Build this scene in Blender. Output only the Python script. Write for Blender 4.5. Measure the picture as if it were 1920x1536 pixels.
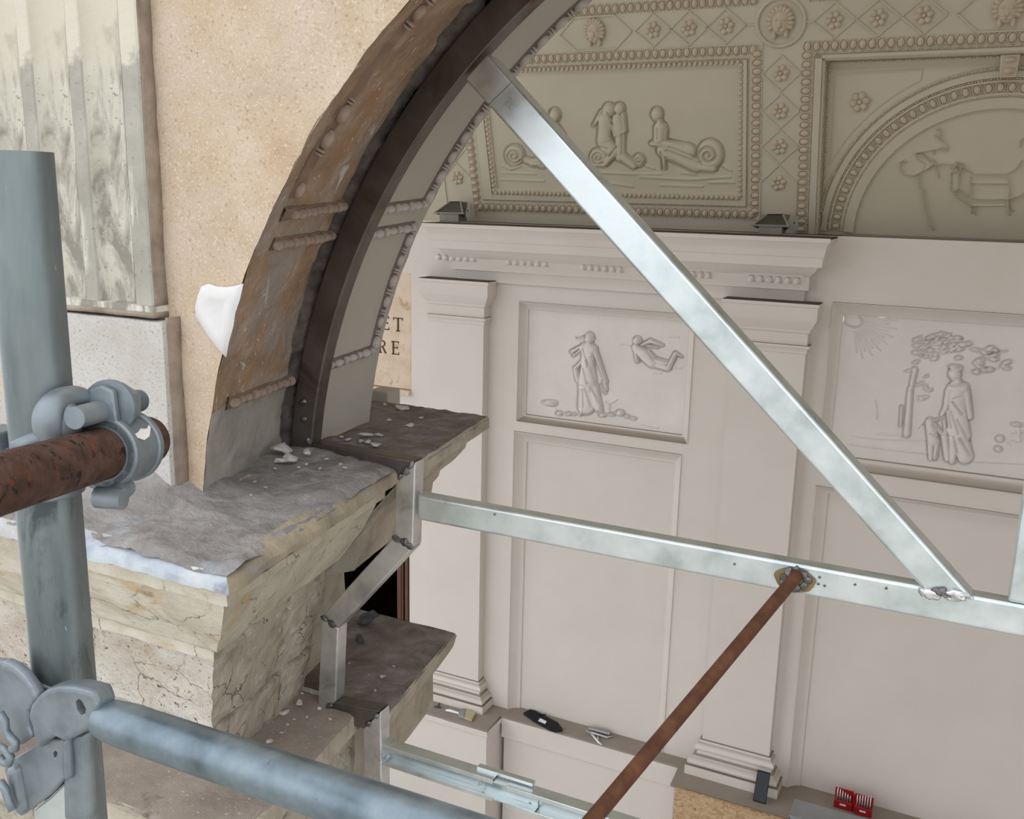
import bpy, math, random
import numpy as np
from mathutils import Matrix, Vector

for o in list(bpy.data.objects): bpy.data.objects.remove(o)
scene = bpy.context.scene
COL = scene.collection
random.seed(7); RNG = np.random.default_rng(7)

# ------------------------------------------------------------------ camera
# working coordinates: X right along the facade, Y into the building, Z up, eye at 0; ZO lifts all of it above the floor
ZO = 4.4
F = 1800.0
YAW, PITCH, ROLL = math.radians(26.057), math.radians(12.721), math.radians(1.291)
def cam_axes():
    cy, sy = math.cos(YAW), math.sin(YAW)
    f0 = np.array([-sy, cy, 0]); r0 = np.array([cy, sy, 0]); u0 = np.array([0, 0, 1.])
    cp, sp = math.cos(PITCH), math.sin(PITCH)
    f = f0*cp - u0*sp; u = u0*cp + f0*sp
    cr, sr = math.cos(ROLL), math.sin(ROLL)
    return np.array([r0*cr + u*sr, -(u*cr - r0*sr), f])
CM = cam_axes()
def ray(x, y): return CM.T @ np.array([(x-960)/F, (y-768)/F, 1.])
def onY(x, y, Y): r = ray(x, y); return r*(Y/r[1])
def onZ(x, y, Z): r = ray(x, y); return r*(Z/r[2])
def atD(x, y, d): return ray(x, y)*d
def pr(P):
    c = CM @ np.asarray(P, float).T
    return 960+F*c[0]/c[2], 768+F*c[1]/c[2]

cam_d = bpy.data.cameras.new('camera'); cam = bpy.data.objects.new('camera', cam_d); COL.objects.link(cam)
cam_d.sensor_fit = 'HORIZONTAL'; cam_d.sensor_width = 36; cam_d.lens = 36*F/1920; cam_d.clip_start = .02; cam_d.clip_end = 500
R3 = Matrix((CM[0], -CM[1], -CM[2])).transposed()
cam.matrix_world = Matrix.Translation((0, 0, ZO)) @ R3.to_4x4()
scene.camera = cam

# ------------------------------------------------------------------ world, light, exposure
w = bpy.data.worlds.new('overcast_sky'); scene.world = w; w.use_nodes = True
bg = w.node_tree.nodes['Background']; bg.inputs[0].default_value = (.92, .96, 1.0, 1); bg.inputs[1].default_value = 1.45
sd = bpy.data.lights.new('hazy_sun_offscreen', 'SUN'); so = bpy.data.objects.new('hazy_sun_offscreen', sd); COL.objects.link(so)
sd.energy = .2; sd.angle = math.radians(50); sd.color = (1, .97, .93)
so.rotation_euler = Vector((.55, .95, -.85)).to_track_quat('-Z', 'Y').to_euler(); so.location = (0, -5, 12)
vs = scene.view_settings
vs.view_transform = 'Standard'; vs.look = 'None'; vs.gamma = 1; vs.use_curve_mapping = False; vs.exposure = 0.26

# ------------------------------------------------------------------ noise
def _hash(i, j, k, seed):
    h = (i.astype(np.int64)*374761393 + j.astype(np.int64)*668265263 + k.astype(np.int64)*2147483647 + seed*144665) & 0xffffffff
    h = ((h ^ (h >> 13))*1274126177) & 0xffffffff
    return ((h ^ (h >> 16)) & 0xffff)/65535.0
def vnoise(P, seed=0):
    P = np.asarray(P, float); I = np.floor(P); f = P-I; f = f*f*(3-2*f); I = I.astype(np.int64); out = 0
    for a in (0, 1):
        for b in (0, 1):
            for c in (0, 1):
                wgt = (f[..., 0] if a else 1-f[..., 0])*(f[..., 1] if b else 1-f[..., 1])*(f[..., 2] if c else 1-f[..., 2])
                out = out + wgt*_hash(I[..., 0]+a, I[..., 1]+b, I[..., 2]+c, seed)
    return out*2-1
def fbm(P, scale, octs=4, seed=0):
    P = np.asarray(P, float)*scale; s = 0; a = 1.; t = 0
    for o in range(octs):
        s = s + a*vnoise(P*(2**o)+o*17.3, seed+o); t += a; a *= .5
    return s/t
def vfbm(P, scale, octs=4, seed=0):
    return np.stack([fbm(P, scale, octs, seed+31*k) for k in range(3)], -1)

# ------------------------------------------------------------------ materials
def rgb(r, g, b):
    def c(v):
        v /= 255.
        return v/12.92 if v <= .04045 else ((v+.055)/1.055)**2.4
    return (c(r), c(g), c(b), 1)
def pmat(name, cols, scale=4, rough=.85, metal=0, bump=.3, bscale=40, bdist=.004, stretch=(1, 1, 1), speck=None, patch=None, up=None, dis=.0, spec=.3, zmix=None, crack=None):
    m = bpy.data.materials.new(name); m.use_nodes = True; nt = m.node_tree; N = nt.nodes; L = nt.links
    b = N['Principled BSDF']; b.inputs['Roughness'].default_value = rough; b.inputs['Metallic'].default_value = metal
    b.inputs['Specular IOR Level'].default_value = spec
    tc = N.new('ShaderNodeTexCoord'); mp = N.new('ShaderNodeMapping'); mp.inputs['Scale'].default_value = stretch
    L.new(tc.outputs['Object'], mp.inputs[0])
    def noise(s, d=8, src=None, r=.6, dist=0.):
        n = N.new('ShaderNodeTexNoise'); n.inputs['Scale'].default_value = s; n.inputs['Detail'].default_value = d
        n.inputs['Roughness'].default_value = r; n.inputs['Distortion'].default_value = dist
        L.new((src or mp).outputs[0], n.inputs['Vector']); return n
    n1 = noise(scale, dist=dis); rp = N.new('ShaderNodeValToRGB'); L.new(n1.outputs[0], rp.inputs[0])
    e = rp.color_ramp.elements
    k = len(cols)
    for i, c in enumerate(cols):
        pos = .5 if k == 1 else .3+.4*i/(k-1)
        if i < 2: e[i].position = pos; e[i].color = c
        else: ne = e.new(pos); ne.color = c
    if k == 1: e[1].color = cols[0]; e[1].position = .9
    col = rp.outputs[0]
    def mix(fac, a, bcol):
        mx = N.new('ShaderNodeMix'); mx.data_type = 'RGBA'; L.new(fac, mx.inputs['Factor']); L.new(a, mx.inputs['A']); mx.inputs['B'].default_value = bcol
        return mx.outputs['Result']
    def thresh(src, lo, hi):
        r_ = N.new('ShaderNodeMapRange'); r_.inputs[1].default_value = lo; r_.inputs[2].default_value = hi; L.new(src, r_.inputs[0]); return r_.outputs[0]
    if patch:
        for (pc, ps, lo, hi, st) in patch:
            mq = N.new('ShaderNodeMapping'); mq.inputs['Scale'].default_value = st; mq.inputs['Location'].default_value = (ps, ps*.7, 1.3)
            L.new(tc.outputs['Object'], mq.inputs[0])
            n = noise(ps, 6, mq, .65, .6); col = mix(thresh(n.outputs[0], lo, hi), col, pc)
    if speck:
        for (sc_, ss, lo, hi) in speck:
            n = noise(ss, 3); col = mix(thresh(n.outputs[0], lo, hi), col, sc_)
    if crack:      # hairline cracks: (colour, scale, width)
        v = N.new('ShaderNodeTexVoronoi'); v.feature = 'DISTANCE_TO_EDGE'; v.inputs['Scale'].default_value = crack[1]
        nd = noise(crack[1]*1.5, 5); ad = N.new('ShaderNodeMix'); ad.data_type = 'RGBA'; ad.inputs['Factor'].default_value = .07; L.new(mp.outputs[0], ad.inputs['A']); L.new(nd.outputs['Color'], ad.inputs['B']); L.new(ad.outputs['Result'], v.inputs['Vector'])
        nm_ = noise(crack[1]*.9, 2); gate = thresh(nm_.outputs[0], .46, .56); inv = thresh(v.outputs['Distance'], crack[2], 0.); ml = N.new('ShaderNodeMath'); ml.operation = 'MULTIPLY'
        L.new(gate, ml.inputs[0]); L.new(inv, ml.inputs[1]); col = mix(ml.outputs[0], col, crack[0])
    if zmix:       # another coat above a ragged height line (object z)
        sz = N.new('ShaderNodeSeparateXYZ'); L.new(tc.outputs['Object'], sz.inputs[0]); n = noise(14, 5); ma = N.new('ShaderNodeMath'); ma.operation = 'MULTIPLY_ADD'
        ma.inputs[1].default_value = zmix[3]; L.new(n.outputs[0], ma.inputs[0]); L.new(sz.outputs[2], ma.inputs[2]); col = mix(thresh(ma.outputs[0], zmix[1], zmix[2]), col, zmix[0])
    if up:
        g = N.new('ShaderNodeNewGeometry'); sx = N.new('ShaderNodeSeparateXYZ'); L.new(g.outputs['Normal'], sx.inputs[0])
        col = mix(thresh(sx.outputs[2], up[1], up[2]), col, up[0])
    L.new(col, b.inputs['Base Color'])
    if bump:
        nb = noise(bscale, 8, r=.65); bp = N.new('ShaderNodeBump'); bp.inputs['Strength'].default_value = bump; bp.inputs['Distance'].default_value = bdist
        L.new(nb.outputs[0], bp.inputs['Height']); L.new(bp.outputs[0], b.inputs['Normal'])
        if metal > .3:
            rr = N.new('ShaderNodeMapRange'); rr.inputs[1].default_value = .3; rr.inputs[2].default_value = .7
            rr.inputs[3].default_value = max(.05, rough-.1); rr.inputs[4].default_value = min(1, rough+.12)
            L.new(n1.outputs[0], rr.inputs[0]); L.new(rr.outputs[0], b.inputs['Roughness'])
    return m
one = (1, 1, 1)
M = {}
M['stucco'] = pmat('peach_stucco', [rgb(184, 160, 134), rgb(196, 174, 149), rgb(206, 188, 168)], 9, .92, bump=.55, bscale=150, bdist=.003,
    speck=[(rgb(216, 200, 182), 240, .54, .72), (rgb(168, 142, 118), 170, .57, .74)], patch=[(rgb(188, 160, 124), 1.5, .52, .74, one), (rgb(200, 182, 168), 2.1, .56, .72, one)])
M['lime_pilaster'] = pmat('weathered_limewash', [rgb(186, 180, 165), rgb(206, 201, 188), rgb(220, 217, 208)], 6, .9, bump=.5, bscale=70, bdist=.004,
    patch=[(rgb(148, 143, 133), 7, .47, .57, (2.4, 2.4, .6)), (rgb(222, 206, 178), 2.3, .58, .72, (3, 3, .3))],
    speck=[(rgb(140, 132, 120), 130, .62, .73)], crack=(rgb(120, 108, 92), 5, .006), zmix=(rgb(210, 203, 186), .50, .60, .3))
M['fillet_grey'] = pmat('grey_weathered_fillet', [rgb(150, 145, 134), rgb(168, 163, 152), rgb(184, 180, 170)], 8, .92, bump=.6, bscale=110, bdist=.003,
    patch=[(rgb(206, 202, 190), 6, .57, .64, (2, 2, .5))], speck=[(rgb(116, 108, 98), 150, .66, .74)], zmix=(rgb(208, 201, 185), .50, .52, .22))
M['plinth'] = pmat('pale_granular_plaster', [rgb(188, 181, 172), rgb(200, 195, 189), rgb(210, 206, 202)], 6, .94, bump=.8, bscale=140, bdist=.004,
    speck=[(rgb(160, 148, 136), 170, .58, .70)], patch=[(rgb(216, 190, 166), 3, .56, .7, one)])
M['white_plaster'] = pmat('fresh_white_plaster', [rgb(212, 209, 207), rgb(224, 222, 221)], 14, .9, bump=.3, bscale=60, bdist=.002)
M['soffit_brown'] = pmat('stripped_brown_soffit', [rgb(142, 120, 102), rgb(168, 138, 112), rgb(182, 162, 146)], 11, .88, bump=.9, bscale=45, bdist=.010, dis=1.0,
    patch=[(rgb(172, 132, 94), 2.6, .54, .66, (1, 1.6, .8)), (rgb(164, 154, 147), 3.1, .50, .62, (1.2, 1, .7)), (rgb(206, 200, 192), 9, .62, .67, (2.5, 2.5, .8))],
    speck=[(rgb(208, 198, 186), 90, .64, .70), (rgb(120, 98, 82), 60, .66, .74)])
M['soffit_grey'] = pmat('grey_painted_soffit', [rgb(172, 166, 154), rgb(184, 178, 167)], 3, .85, bump=.15, bscale=40, bdist=.003, speck=[(rgb(176, 172, 166), 30, .64, .74)])
M['bead_brown'] = pmat('worn_bead_plaster', [rgb(128, 108, 96), rgb(160, 140, 126), rgb(184, 172, 160)], 30, .8, bump=.5, bscale=120, bdist=.002)
M['bead_grey'] = pmat('mauve_worn_bead_plaster', [rgb(166, 154, 146), rgb(192, 184, 176), rgb(212, 208, 200)], 28, .8, bump=.5, bscale=120, bdist=.002)
M['soffit_cement'] = pmat('grey_cement_render', [rgb(146, 140, 132), rgb(164, 158, 150), rgb(178, 170, 160)], 7, .9, bump=.6, bscale=60, bdist=.006, patch=[(rgb(166, 134, 100), 4, .60, .70, one)])
M['bead_ground'] = pmat('mauve_bead_ground', [rgb(112, 96, 92), rgb(136, 120, 114)], 30, .9, bump=.6, bscale=90, bdist=.003)
M['bead_ground_brown'] = pmat('brown_bead_ground', [rgb(118, 96, 80), rgb(144, 122, 104)], 24, .9, bump=.6, bscale=90, bdist=.003)
M['rubble'] = pmat('dark_rubble_mortar', [rgb(70, 62, 58), rgb(100, 90, 84), rgb(128, 118, 110)], 25, .95, bump=.9, bscale=60, bdist=.008)
M['grey_mortar'] = pmat('grey_mortar_topping', [rgb(134, 128, 125), rgb(158, 152, 149), rgb(182, 176, 173)], 14, .94, bump=1.0, bscale=30, bdist=.018, dis=.8,
    patch=[(rgb(176, 180, 188), 5, .58, .70, one), (rgb(110, 96, 84), 3, .6, .72, one)], speck=[(rgb(206, 202, 196), 90, .68, .74)])
M['lip_white'] = pmat('bluish_white_lip', [rgb(158, 166, 178), rgb(186, 191, 198), rgb(206, 206, 203)], 16, .85, bump=.5, bscale=60, bdist=.004, patch=[(rgb(130, 134, 144), 9, .56, .66, one), (rgb(176, 158, 124), 4, .58, .7, one)])
M['yellow_stone'] = pmat('yellowish_limestone', [rgb(190, 180, 160), rgb(216, 207, 190), rgb(230, 224, 212)], 9, .9, bump=.9, bscale=38, bdist=.010, dis=1.2,
    patch=[(rgb(204, 172, 126), 7, .56, .66, (1, 1, 2)), (rgb(138, 132, 122), 8, .58, .68, one)], speck=[(rgb(120, 104, 84), 80, .67, .74)], crack=(rgb(120, 106, 90), 7, .012))
M['travertine'] = pmat('pitted_travertine', [rgb(206, 192, 176), rgb(226, 216, 204), rgb(236, 230, 223)], 9, .92, bump=1., bscale=60, bdist=.012, dis=.8,
    patch=[(rgb(198, 164, 126), 7, .58, .68, one), (rgb(170, 156, 142), 9, .60, .68, one)], speck=[(rgb(118, 92, 70), 75, .63, .69), (rgb(150, 126, 104), 160, .62, .70)], crack=(rgb(130, 112, 96), 6, .010))
M['rough_reveal'] = pmat('chiselled_reveal_stone', [rgb(146, 136, 122), rgb(180, 170, 154), rgb(206, 196, 182)], 12, .94, bump=1., bscale=32, bdist=.014, dis=1.0, crack=(rgb(84, 74, 66), 9, .016),
    patch=[(rgb(116, 107, 98), 6, .56, .66, one), (rgb(196, 158, 118), 4.4, .58, .68, one)], speck=[(rgb(206, 200, 188), 50, .70, .76)])
M['reveal_band'] = pmat('beige_cut_limestone', [rgb(172, 162, 144), rgb(196, 187, 168), rgb(212, 204, 188)], 10, .92, bump=.9, bscale=36, bdist=.012, dis=1.0, crack=(rgb(104, 94, 82), 8, .010),
    patch=[(rgb(190, 160, 112), 4, .58, .70, one), (rgb(128, 118, 104), 6, .60, .70, one)], speck=[(rgb(110, 98, 84), 70, .70, .76)])
M['mixed_edge'] = pmat('mortar_smeared_stone_edge', [rgb(128, 120, 112), rgb(158, 146, 126), rgb(182, 166, 136)], 9, .92, bump=.8, bscale=40, bdist=.008, patch=[(rgb(150, 148, 150), 6, .56, .68, one)])
M['dark_top'] = pmat('soot_dark_stone_top', [rgb(110, 100, 95), rgb(134, 124, 119), rgb(162, 154, 149)], 14, .9, bump=1., bscale=36, bdist=.014, dis=.6,
    patch=[(rgb(106, 82, 72), 5, .57, .69, one)], speck=[(rgb(170, 164, 158), 60, .68, .74)])
M['ledge_top'] = pmat('dusty_taupe_ledge', [rgb(136, 124, 114), rgb(154, 142, 132), rgb(168, 157, 147)], 8, .94, bump=.7, bscale=50, bdist=.006,
    patch=[(rgb(118, 100, 88), 5, .62, .68, (1, 1, 1))], speck=[(rgb(204, 198, 192), 150, .65, .70)])
M['edge_stone'] = pmat('pale_edge_stone', [rgb(158, 148, 133), rgb(182, 172, 156), rgb(196, 188, 173)], 10, .9, bump=.8, bscale=42, bdist=.009, dis=.8, patch=[(rgb(126, 116, 104), 5, .6, .7, (1, 1, 2))])
wall_c = [rgb(213, 204, 196), rgb(219, 211, 204)]
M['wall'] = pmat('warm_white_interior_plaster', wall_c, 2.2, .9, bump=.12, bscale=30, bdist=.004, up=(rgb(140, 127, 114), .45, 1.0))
M['relief'] = pmat('stucco_relief_plaster', [rgb(218, 211, 205), rgb(228, 222, 217)], 4, .9, bump=.25, bscale=50, bdist=.004)
M['vault'] = pmat('cream_vault_stucco', [rgb(190, 181, 162), rgb(200, 191, 172)], 2, .9, bump=.15, bscale=40, bdist=.004)
M['vault_orn'] = pmat('tan_vault_ornament', [rgb(188, 174, 152), rgb(200, 186, 164)], 12, .9, bump=.3, bscale=90, bdist=.002)
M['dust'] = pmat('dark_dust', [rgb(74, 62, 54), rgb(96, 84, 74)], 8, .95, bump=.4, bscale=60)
M['shelf'] = pmat('grey_brown_shelf_top', [rgb(140, 130, 120), rgb(152, 142, 132)], 5, .9, bump=.2, bscale=60)
M['slab_text'] = pmat('travertine_inscription', [rgb(202, 180, 156), rgb(214, 194, 172), rgb(220, 204, 186)], 9, .85, bump=.3, bscale=40, patch=[(rgb(186, 152, 118), 10, .58, .68, one)])
M['letter'] = pmat('brown_letter_fill', [rgb(78, 54, 30), rgb(96, 68, 38)], 20, .8, bump=.1)
M['wood'] = pmat('varnished_brown_wood', [rgb(70, 44, 32), rgb(102, 68, 50)], 12, .5, bump=.3, bscale=40, stretch=(6, 6, .4), spec=.5)
M['black'] = pmat('matt_black_plastic', [rgb(10, 8, 8)], 3, .95, bump=0)
M['steel_dark'] = pmat('dark_mill_steel', [rgb(86, 79, 74), rgb(110, 102, 96), rgb(128, 121, 115)], 6, .42, metal=.75, bump=.15, bscale=60, bdist=.001, patch=[(rgb(96, 76, 64), 5, .56, .68, one)])
M['steel_bright'] = pmat('ground_bright_steel', [rgb(186, 186, 188), rgb(214, 213, 212), rgb(230, 229, 228)], 14, .36, metal=.85, bump=.2, bscale=60, bdist=.001, patch=[(rgb(150, 147, 146), 9, .58, .70, one)])
M['galv'] = pmat('galvanised_steel', [rgb(200, 210, 212), rgb(218, 226, 228), rgb(230, 235, 236)], 18, .34, metal=.9, bump=.06, bscale=80, bdist=.001)
M['weld'] = pmat('weld_bead_metal', [rgb(70, 66, 66), rgb(150, 148, 150)], 40, .4, metal=.8, bump=.5, bscale=150, bdist=.001)
M['weld_burn'] = pmat('heat_tint', [rgb(120, 96, 70), rgb(170, 150, 110)], 30, .5, metal=.6, bump=.2)
M['rust_bar'] = pmat('orange_rusty_steel', [rgb(70, 44, 34), rgb(94, 60, 42), rgb(114, 76, 54)], 30, .8, metal=.1, bump=.5, bscale=160, bdist=.001, stretch=(1, 1, 1))
M['rust_tube'] = pmat('dark_rusted_tube', [rgb(58, 42, 36), rgb(84, 60, 50), rgb(100, 78, 68)], 70, .75, metal=.2, bump=.9, bscale=160, bdist=.002,
    patch=[(rgb(110, 66, 44), 55, .57, .66, one), (rgb(78, 60, 54), 60, .58, .68, one)], speck=[(rgb(40, 31, 30), 110, .58, .66), (rgb(132, 96, 76), 190, .66, .74)])
M['tube'] = pmat('dull_galvanised_tube', [rgb(100, 109, 110), rgb(124, 133, 134), rgb(148, 156, 156)], 12, .45, metal=.7, bump=.12, bscale=70, bdist=.001, stretch=(1.6, 1.6, .35),
    patch=[(rgb(84, 92, 94), 12, .60, .70, (2, 2, .5))], speck=[(rgb(200, 206, 208), 160, .72, .76)])
M['tube_blue'] = pmat('bluish_galvanised_rail', [rgb(98, 111, 119), rgb(124, 137, 146), rgb(150, 162, 169)], 22, .40, metal=.75, bump=.15, bscale=90, bdist=.001, speck=[(rgb(84, 96, 106), 130, .68, .74)])
M['cast'] = pmat('hot_dip_cast_fitting', [rgb(108, 116, 122), rgb(136, 144, 150), rgb(152, 160, 164)], 22, .5, metal=.55, bump=.3, bscale=120, bdist=.001)
M['osb'] = pmat('osb_chipboard', [rgb(150, 118, 86), rgb(186, 156, 120), rgb(206, 180, 146)], 28, .85, bump=.4, bscale=60, stretch=(1, 1, 2.2), dis=1.5, patch=[(rgb(126, 94, 66), 24, .6, .66, (1, 1, 2.5))])
M['sheet'] = pmat('grey_sheet_metal', [rgb(140, 142, 146), rgb(164, 166, 170)], 6, .45, metal=.5, bump=.05)
M['red'] = pmat('red_plastic', [rgb(150, 18, 26), rgb(170, 24, 32)], 10, .4, bump=0, spec=.5)
M['white_paint'] = pmat('white_print', [rgb(236, 234, 232)], 10, .6, bump=0)
M['phone'] = pmat('dark_phone_glass', [rgb(40, 43, 48), rgb(48, 51, 56)], 4, .35, bump=0, spec=.5)
M['black_fabric'] = pmat('black_nylon', [rgb(22, 22, 26), rgb(36, 36, 40)], 60, .8, bump=.3, bscale=200, bdist=.001)
M['bristle'] = pmat('tan_bristle', [rgb(170, 156, 120), rgb(196, 184, 150)], 60, .9, bump=.5, bscale=200, stretch=(6, 1, 1))
M['lamp_grey'] = pmat('grey_floodlight_body', [rgb(128, 124, 116), rgb(150, 146, 136)], 10, .6, bump=.1)
M['lamp_glass'] = pmat('dark_floodlight_glass', [rgb(60, 56, 50), rgb(78, 72, 64)], 6, .25, bump=0, spec=.5)
M['chip'] = pmat('white_plaster_chip', [rgb(176, 172, 168), rgb(206, 202, 198)], 40, .9, bump=.4, bscale=150, bdist=.002)
M['stone_dark'] = pmat('dark_grey_pebble', [rgb(60, 58, 60), rgb(96, 94, 94)], 40, .9, bump=.5, bscale=120, bdist=.002)
M['floor'] = pmat('pale_stone_floor', [rgb(186, 182, 180), rgb(202, 199, 198)], 3, .8, bump=.1)
M['ground'] = pmat('pale_gravel_ground', [rgb(160, 156, 146), rgb(186, 182, 172)], 3, .95, bump=.2)
M['deck'] = pmat('grey_scaffold_board', [rgb(140, 120, 96), rgb(168, 148, 120)], 5, .9, bump=.2, stretch=(.3, 3, 3))

# ------------------------------------------------------------------ mesh helpers
class MB:
    def __init__(s): s.v = []; s.f = []
    def add(s, verts, faces):
        o = len(s.v); s.v += [tuple(map(float, p)) for p in verts]; s.f += [tuple(i+o for i in f) for f in faces]; return s
    def box(s, x0, x1, y0, y1, z0, z1):
        return s.add([(x, y, z) for x in (x0, x1) for y in (y0, y1) for z in (z0, z1)],
                     [(0, 1, 3, 2), (4, 6, 7, 5), (0, 4, 5, 1), (2, 3, 7, 6), (0, 2, 6, 4), (1, 5, 7, 3)])
    def prism(s, poly, ext):           # poly: 3D points in a plane, ext: extrusion vector
        n = len(poly); P = [np.asarray(p, float) for p in poly]; e = np.asarray(ext, float)
        return s.add(P+[p+e for p in P], [tuple(range(n))[::-1], tuple(range(n, 2*n))]+[(i, (i+1) % n, n+(i+1) % n, n+i) for i in range(n)])
    def tube(s, path, r, seg=20, caps=True, hollow=None):
        path = [np.asarray(p, float) for p in path]; n = len(path); rs = r if hasattr(r, '__len__') else [r]*n
        up = None; V = []
        for i, p in enumerate(path):
            t = path[min(i+1, n-1)]-path[max(i-1, 0)]; t /= np.linalg.norm(t)
            if up is None:
                a = np.array([0, 0, 1.]) if abs(t[2]) < .9 else np.array([1., 0, 0]); up = np.cross(t, a)
            up = up-t*(up@t); up /= np.linalg.norm(up); b = np.cross(t, up)
            V += [p+rs[i]*(math.cos(2*math.pi*k/seg)*up+math.sin(2*math.pi*k/seg)*b) for k in range(seg)]
        Fc = [(i*seg+k, i*seg+(k+1) % seg, (i+1)*seg+(k+1) % seg, (i+1)*seg+k) for i in range(n-1) for k in range(seg)]
        if caps: Fc += [tuple(range(seg))[::-1], tuple(range((n-1)*seg, n*seg))]
        return s.add(V, Fc)
    def pipe(s, p, q, r, ri, seg=32, n=2):   # hollow tube
        p = np.asarray(p, float); q = np.asarray(q, float); t = (q-p)/np.linalg.norm(q-p)
        a = np.array([0, 0, 1.]) if abs(t[2]) < .9 else np.array([1., 0, 0]); u = np.cross(t, a); u /= np.linalg.norm(u); b = np.cross(t, u)
        V = []
        for (c, rad) in ((p, r), (q, r), (q, ri), (p, ri)):
            V += [c+rad*(math.cos(2*math.pi*k/seg)*u+math.sin(2*math.pi*k/seg)*b) for k in range(seg)]
        Fc = []
        for j in range(4):
            j2 = (j+1) % 4
            Fc += [(j*seg+k, j*seg+(k+1) % seg, j2*seg+(k+1) % seg, j2*seg+k) for k in range(seg)]
        return s.add(V, Fc)
    def ell(s, c, r, ax=None, nu=12, nv=7, half=False):
        ax = np.eye(3) if ax is None else np.asarray(ax); V = []; c = np.asarray(c, float)
        for j in range(nv+1):
            ph = math.pi*j/nv
            for i in range(nu):
                th = 2*math.pi*i/nu
                d = np.array([r[0]*math.sin(ph)*math.cos(th), r[1]*math.sin(ph)*math.sin(th), r[2]*math.cos(ph)]); V.append(c+d@ax)
        return s.add(V, [(j*nu+i, j*nu+(i+1) % nu, (j+1)*nu+(i+1) % nu, (j+1)*nu+i) for j in range(nv) for i in range(nu)])
    def grid(s, G):                    # G: array (a,b,3)
        a, b = G.shape[:2]; s.add(G.reshape(-1, 3), [(i*b+j, i*b+j+1, (i+1)*b+j+1, (i+1)*b+j) for i in range(a-1) for j in range(b-1)]); return s
    def sweep2(s, poly, p, q): return s.prism([p+x for x in poly], q-p)

def origin_of(o):
    t = np.zeros(3)
    while o is not None: t += np.array(o.location); o = o.parent
    return t
def link(name, data, parent=None, loc=None):
    o = bpy.data.objects.new(name, data); COL.objects.link(o)
    if parent is not None: o.parent = parent
    if loc is not None: o.location = Vector(np.asarray(loc, float)-(origin_of(parent) if parent is not None else 0))
    return o
def mesh_from(V, Fc, mat, smooth=False, name='m'):
    me = bpy.data.meshes.new(name); me.from_pydata([tuple(v) for v in V], [], Fc); me.validate(); me.update()
    if mat: me.materials.append(M[mat])
    if smooth: me.polygons.foreach_set('use_smooth', [True]*len(me.polygons))
    return me
def fix_normals(me):
    import bmesh
    bm = bmesh.new(); bm.from_mesh(me); bmesh.ops.remove_doubles(bm, verts=bm.verts, dist=1e-6); bmesh.ops.recalc_face_normals(bm, faces=bm.faces); bm.to_mesh(me); bm.free()
def obj(name, mb, mat, parent=None, smooth=False, bevel=0, seg=2, recalc=True, auto=None):
    V = np.array(mb.v); V[:, 2] += ZO
    c = (V.min(0)+V.max(0))/2; c[2] = V[:, 2].min()
    me = mesh_from(V-c, mb.f, mat, smooth, name)
    if recalc: fix_normals(me)
    if smooth: me.polygons.foreach_set('use_smooth', [True]*len(me.polygons))
    o = link(name, me, parent, c)
    if bevel:
        b = o.modifiers.new('bevel', 'BEVEL'); b.width = bevel; b.segments = seg; b.limit_method = 'ANGLE'; b.angle_limit = math.radians(35)
    if auto:
        o.data.polygons.foreach_set('use_smooth', [True]*len(o.data.polygons))
        try: o.data.set_sharp_from_angle(angle=math.radians(auto))
        except Exception: pass
    return o
def thing(name, label, cat, loc, group=None):
    o = bpy.data.objects.new(name, None); COL.objects.link(o); o.empty_display_size = .05
    o.location = (float(loc[0]), float(loc[1]), float(loc[2])+ZO); o['label'] = label; o['category'] = cat
    if group: o['group'] = group
    return o
def tag(o, label, cat, group=None):
    o['label'] = label; o['category'] = cat
    if group: o['group'] = group
    return o
def struct(o, label=None):
    o['kind'] = 'structure'
    if label: o['label'] = label
    return o
def place(name, me, pos, ax, parent=None, scale=(1, 1, 1)):   # shared mesh at pos with axes as columns
    o = bpy.data.objects.new(name, me); COL.objects.link(o)
    mw = Matrix([[ax[c][r]*scale[c] for c in range(3)]+[0] for r in range(3)]+[[0, 0, 0, 1]])
    p = np.asarray(pos, float).copy(); p[2] += ZO
    if parent is not None: o.parent = parent; p = p-origin_of(parent)
    mw.translation = Vector(p); o.matrix_basis = mw
    return o
def shared(mb, mat, smooth=True, name='shared'):
    me = mesh_from(mb.v, mb.f, mat, smooth, name); fix_normals(me)
    if smooth: me.polygons.foreach_set('use_smooth', [True]*len(me.polygons))
    return me
def rough(V, amp, scale, octs=4, seed=0): V = np.asarray(V, float); return V+amp*vfbm(V, scale, octs, seed)

# ================================================================== THE FRONT WALL WITH ITS ARCH
YF, YM, YI, ZC, ZS = 1.20, 1.53, 1.80, -.662, -.53
A0 = math.asin((ZS-ZC)/1.2)
def Rout(Y): return 1.19+(Y-YF)*.283
def Rin(Y): return 1.246+(Y-1.56)*.04
XL, XR, ZT = -2.1, 2.0, 1.0
def outer_pt(a):
    ac = math.radians(48); bc = math.pi-ac
    if a < ac: return XL, ZS+(ZT-ZS)*(a-A0)/(ac-A0)
    if a > bc: return XR, ZS+(ZT-ZS)*((math.pi-A0)-a)/(ac-A0)
    return XL+(XR-XL)*(a-ac)/(bc-ac), ZT
NA = 220
AA = np.linspace(A0, math.pi-A0, NA)
def edge_noise(a, seed): return .004*fbm(np.array([[a*14, seed, 0]]), 1.7, 3, seed)[0]
def arc_xyz(a, R, Y): return np.array([-R*math.cos(a), Y, ZC+R*math.sin(a)])
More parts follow.
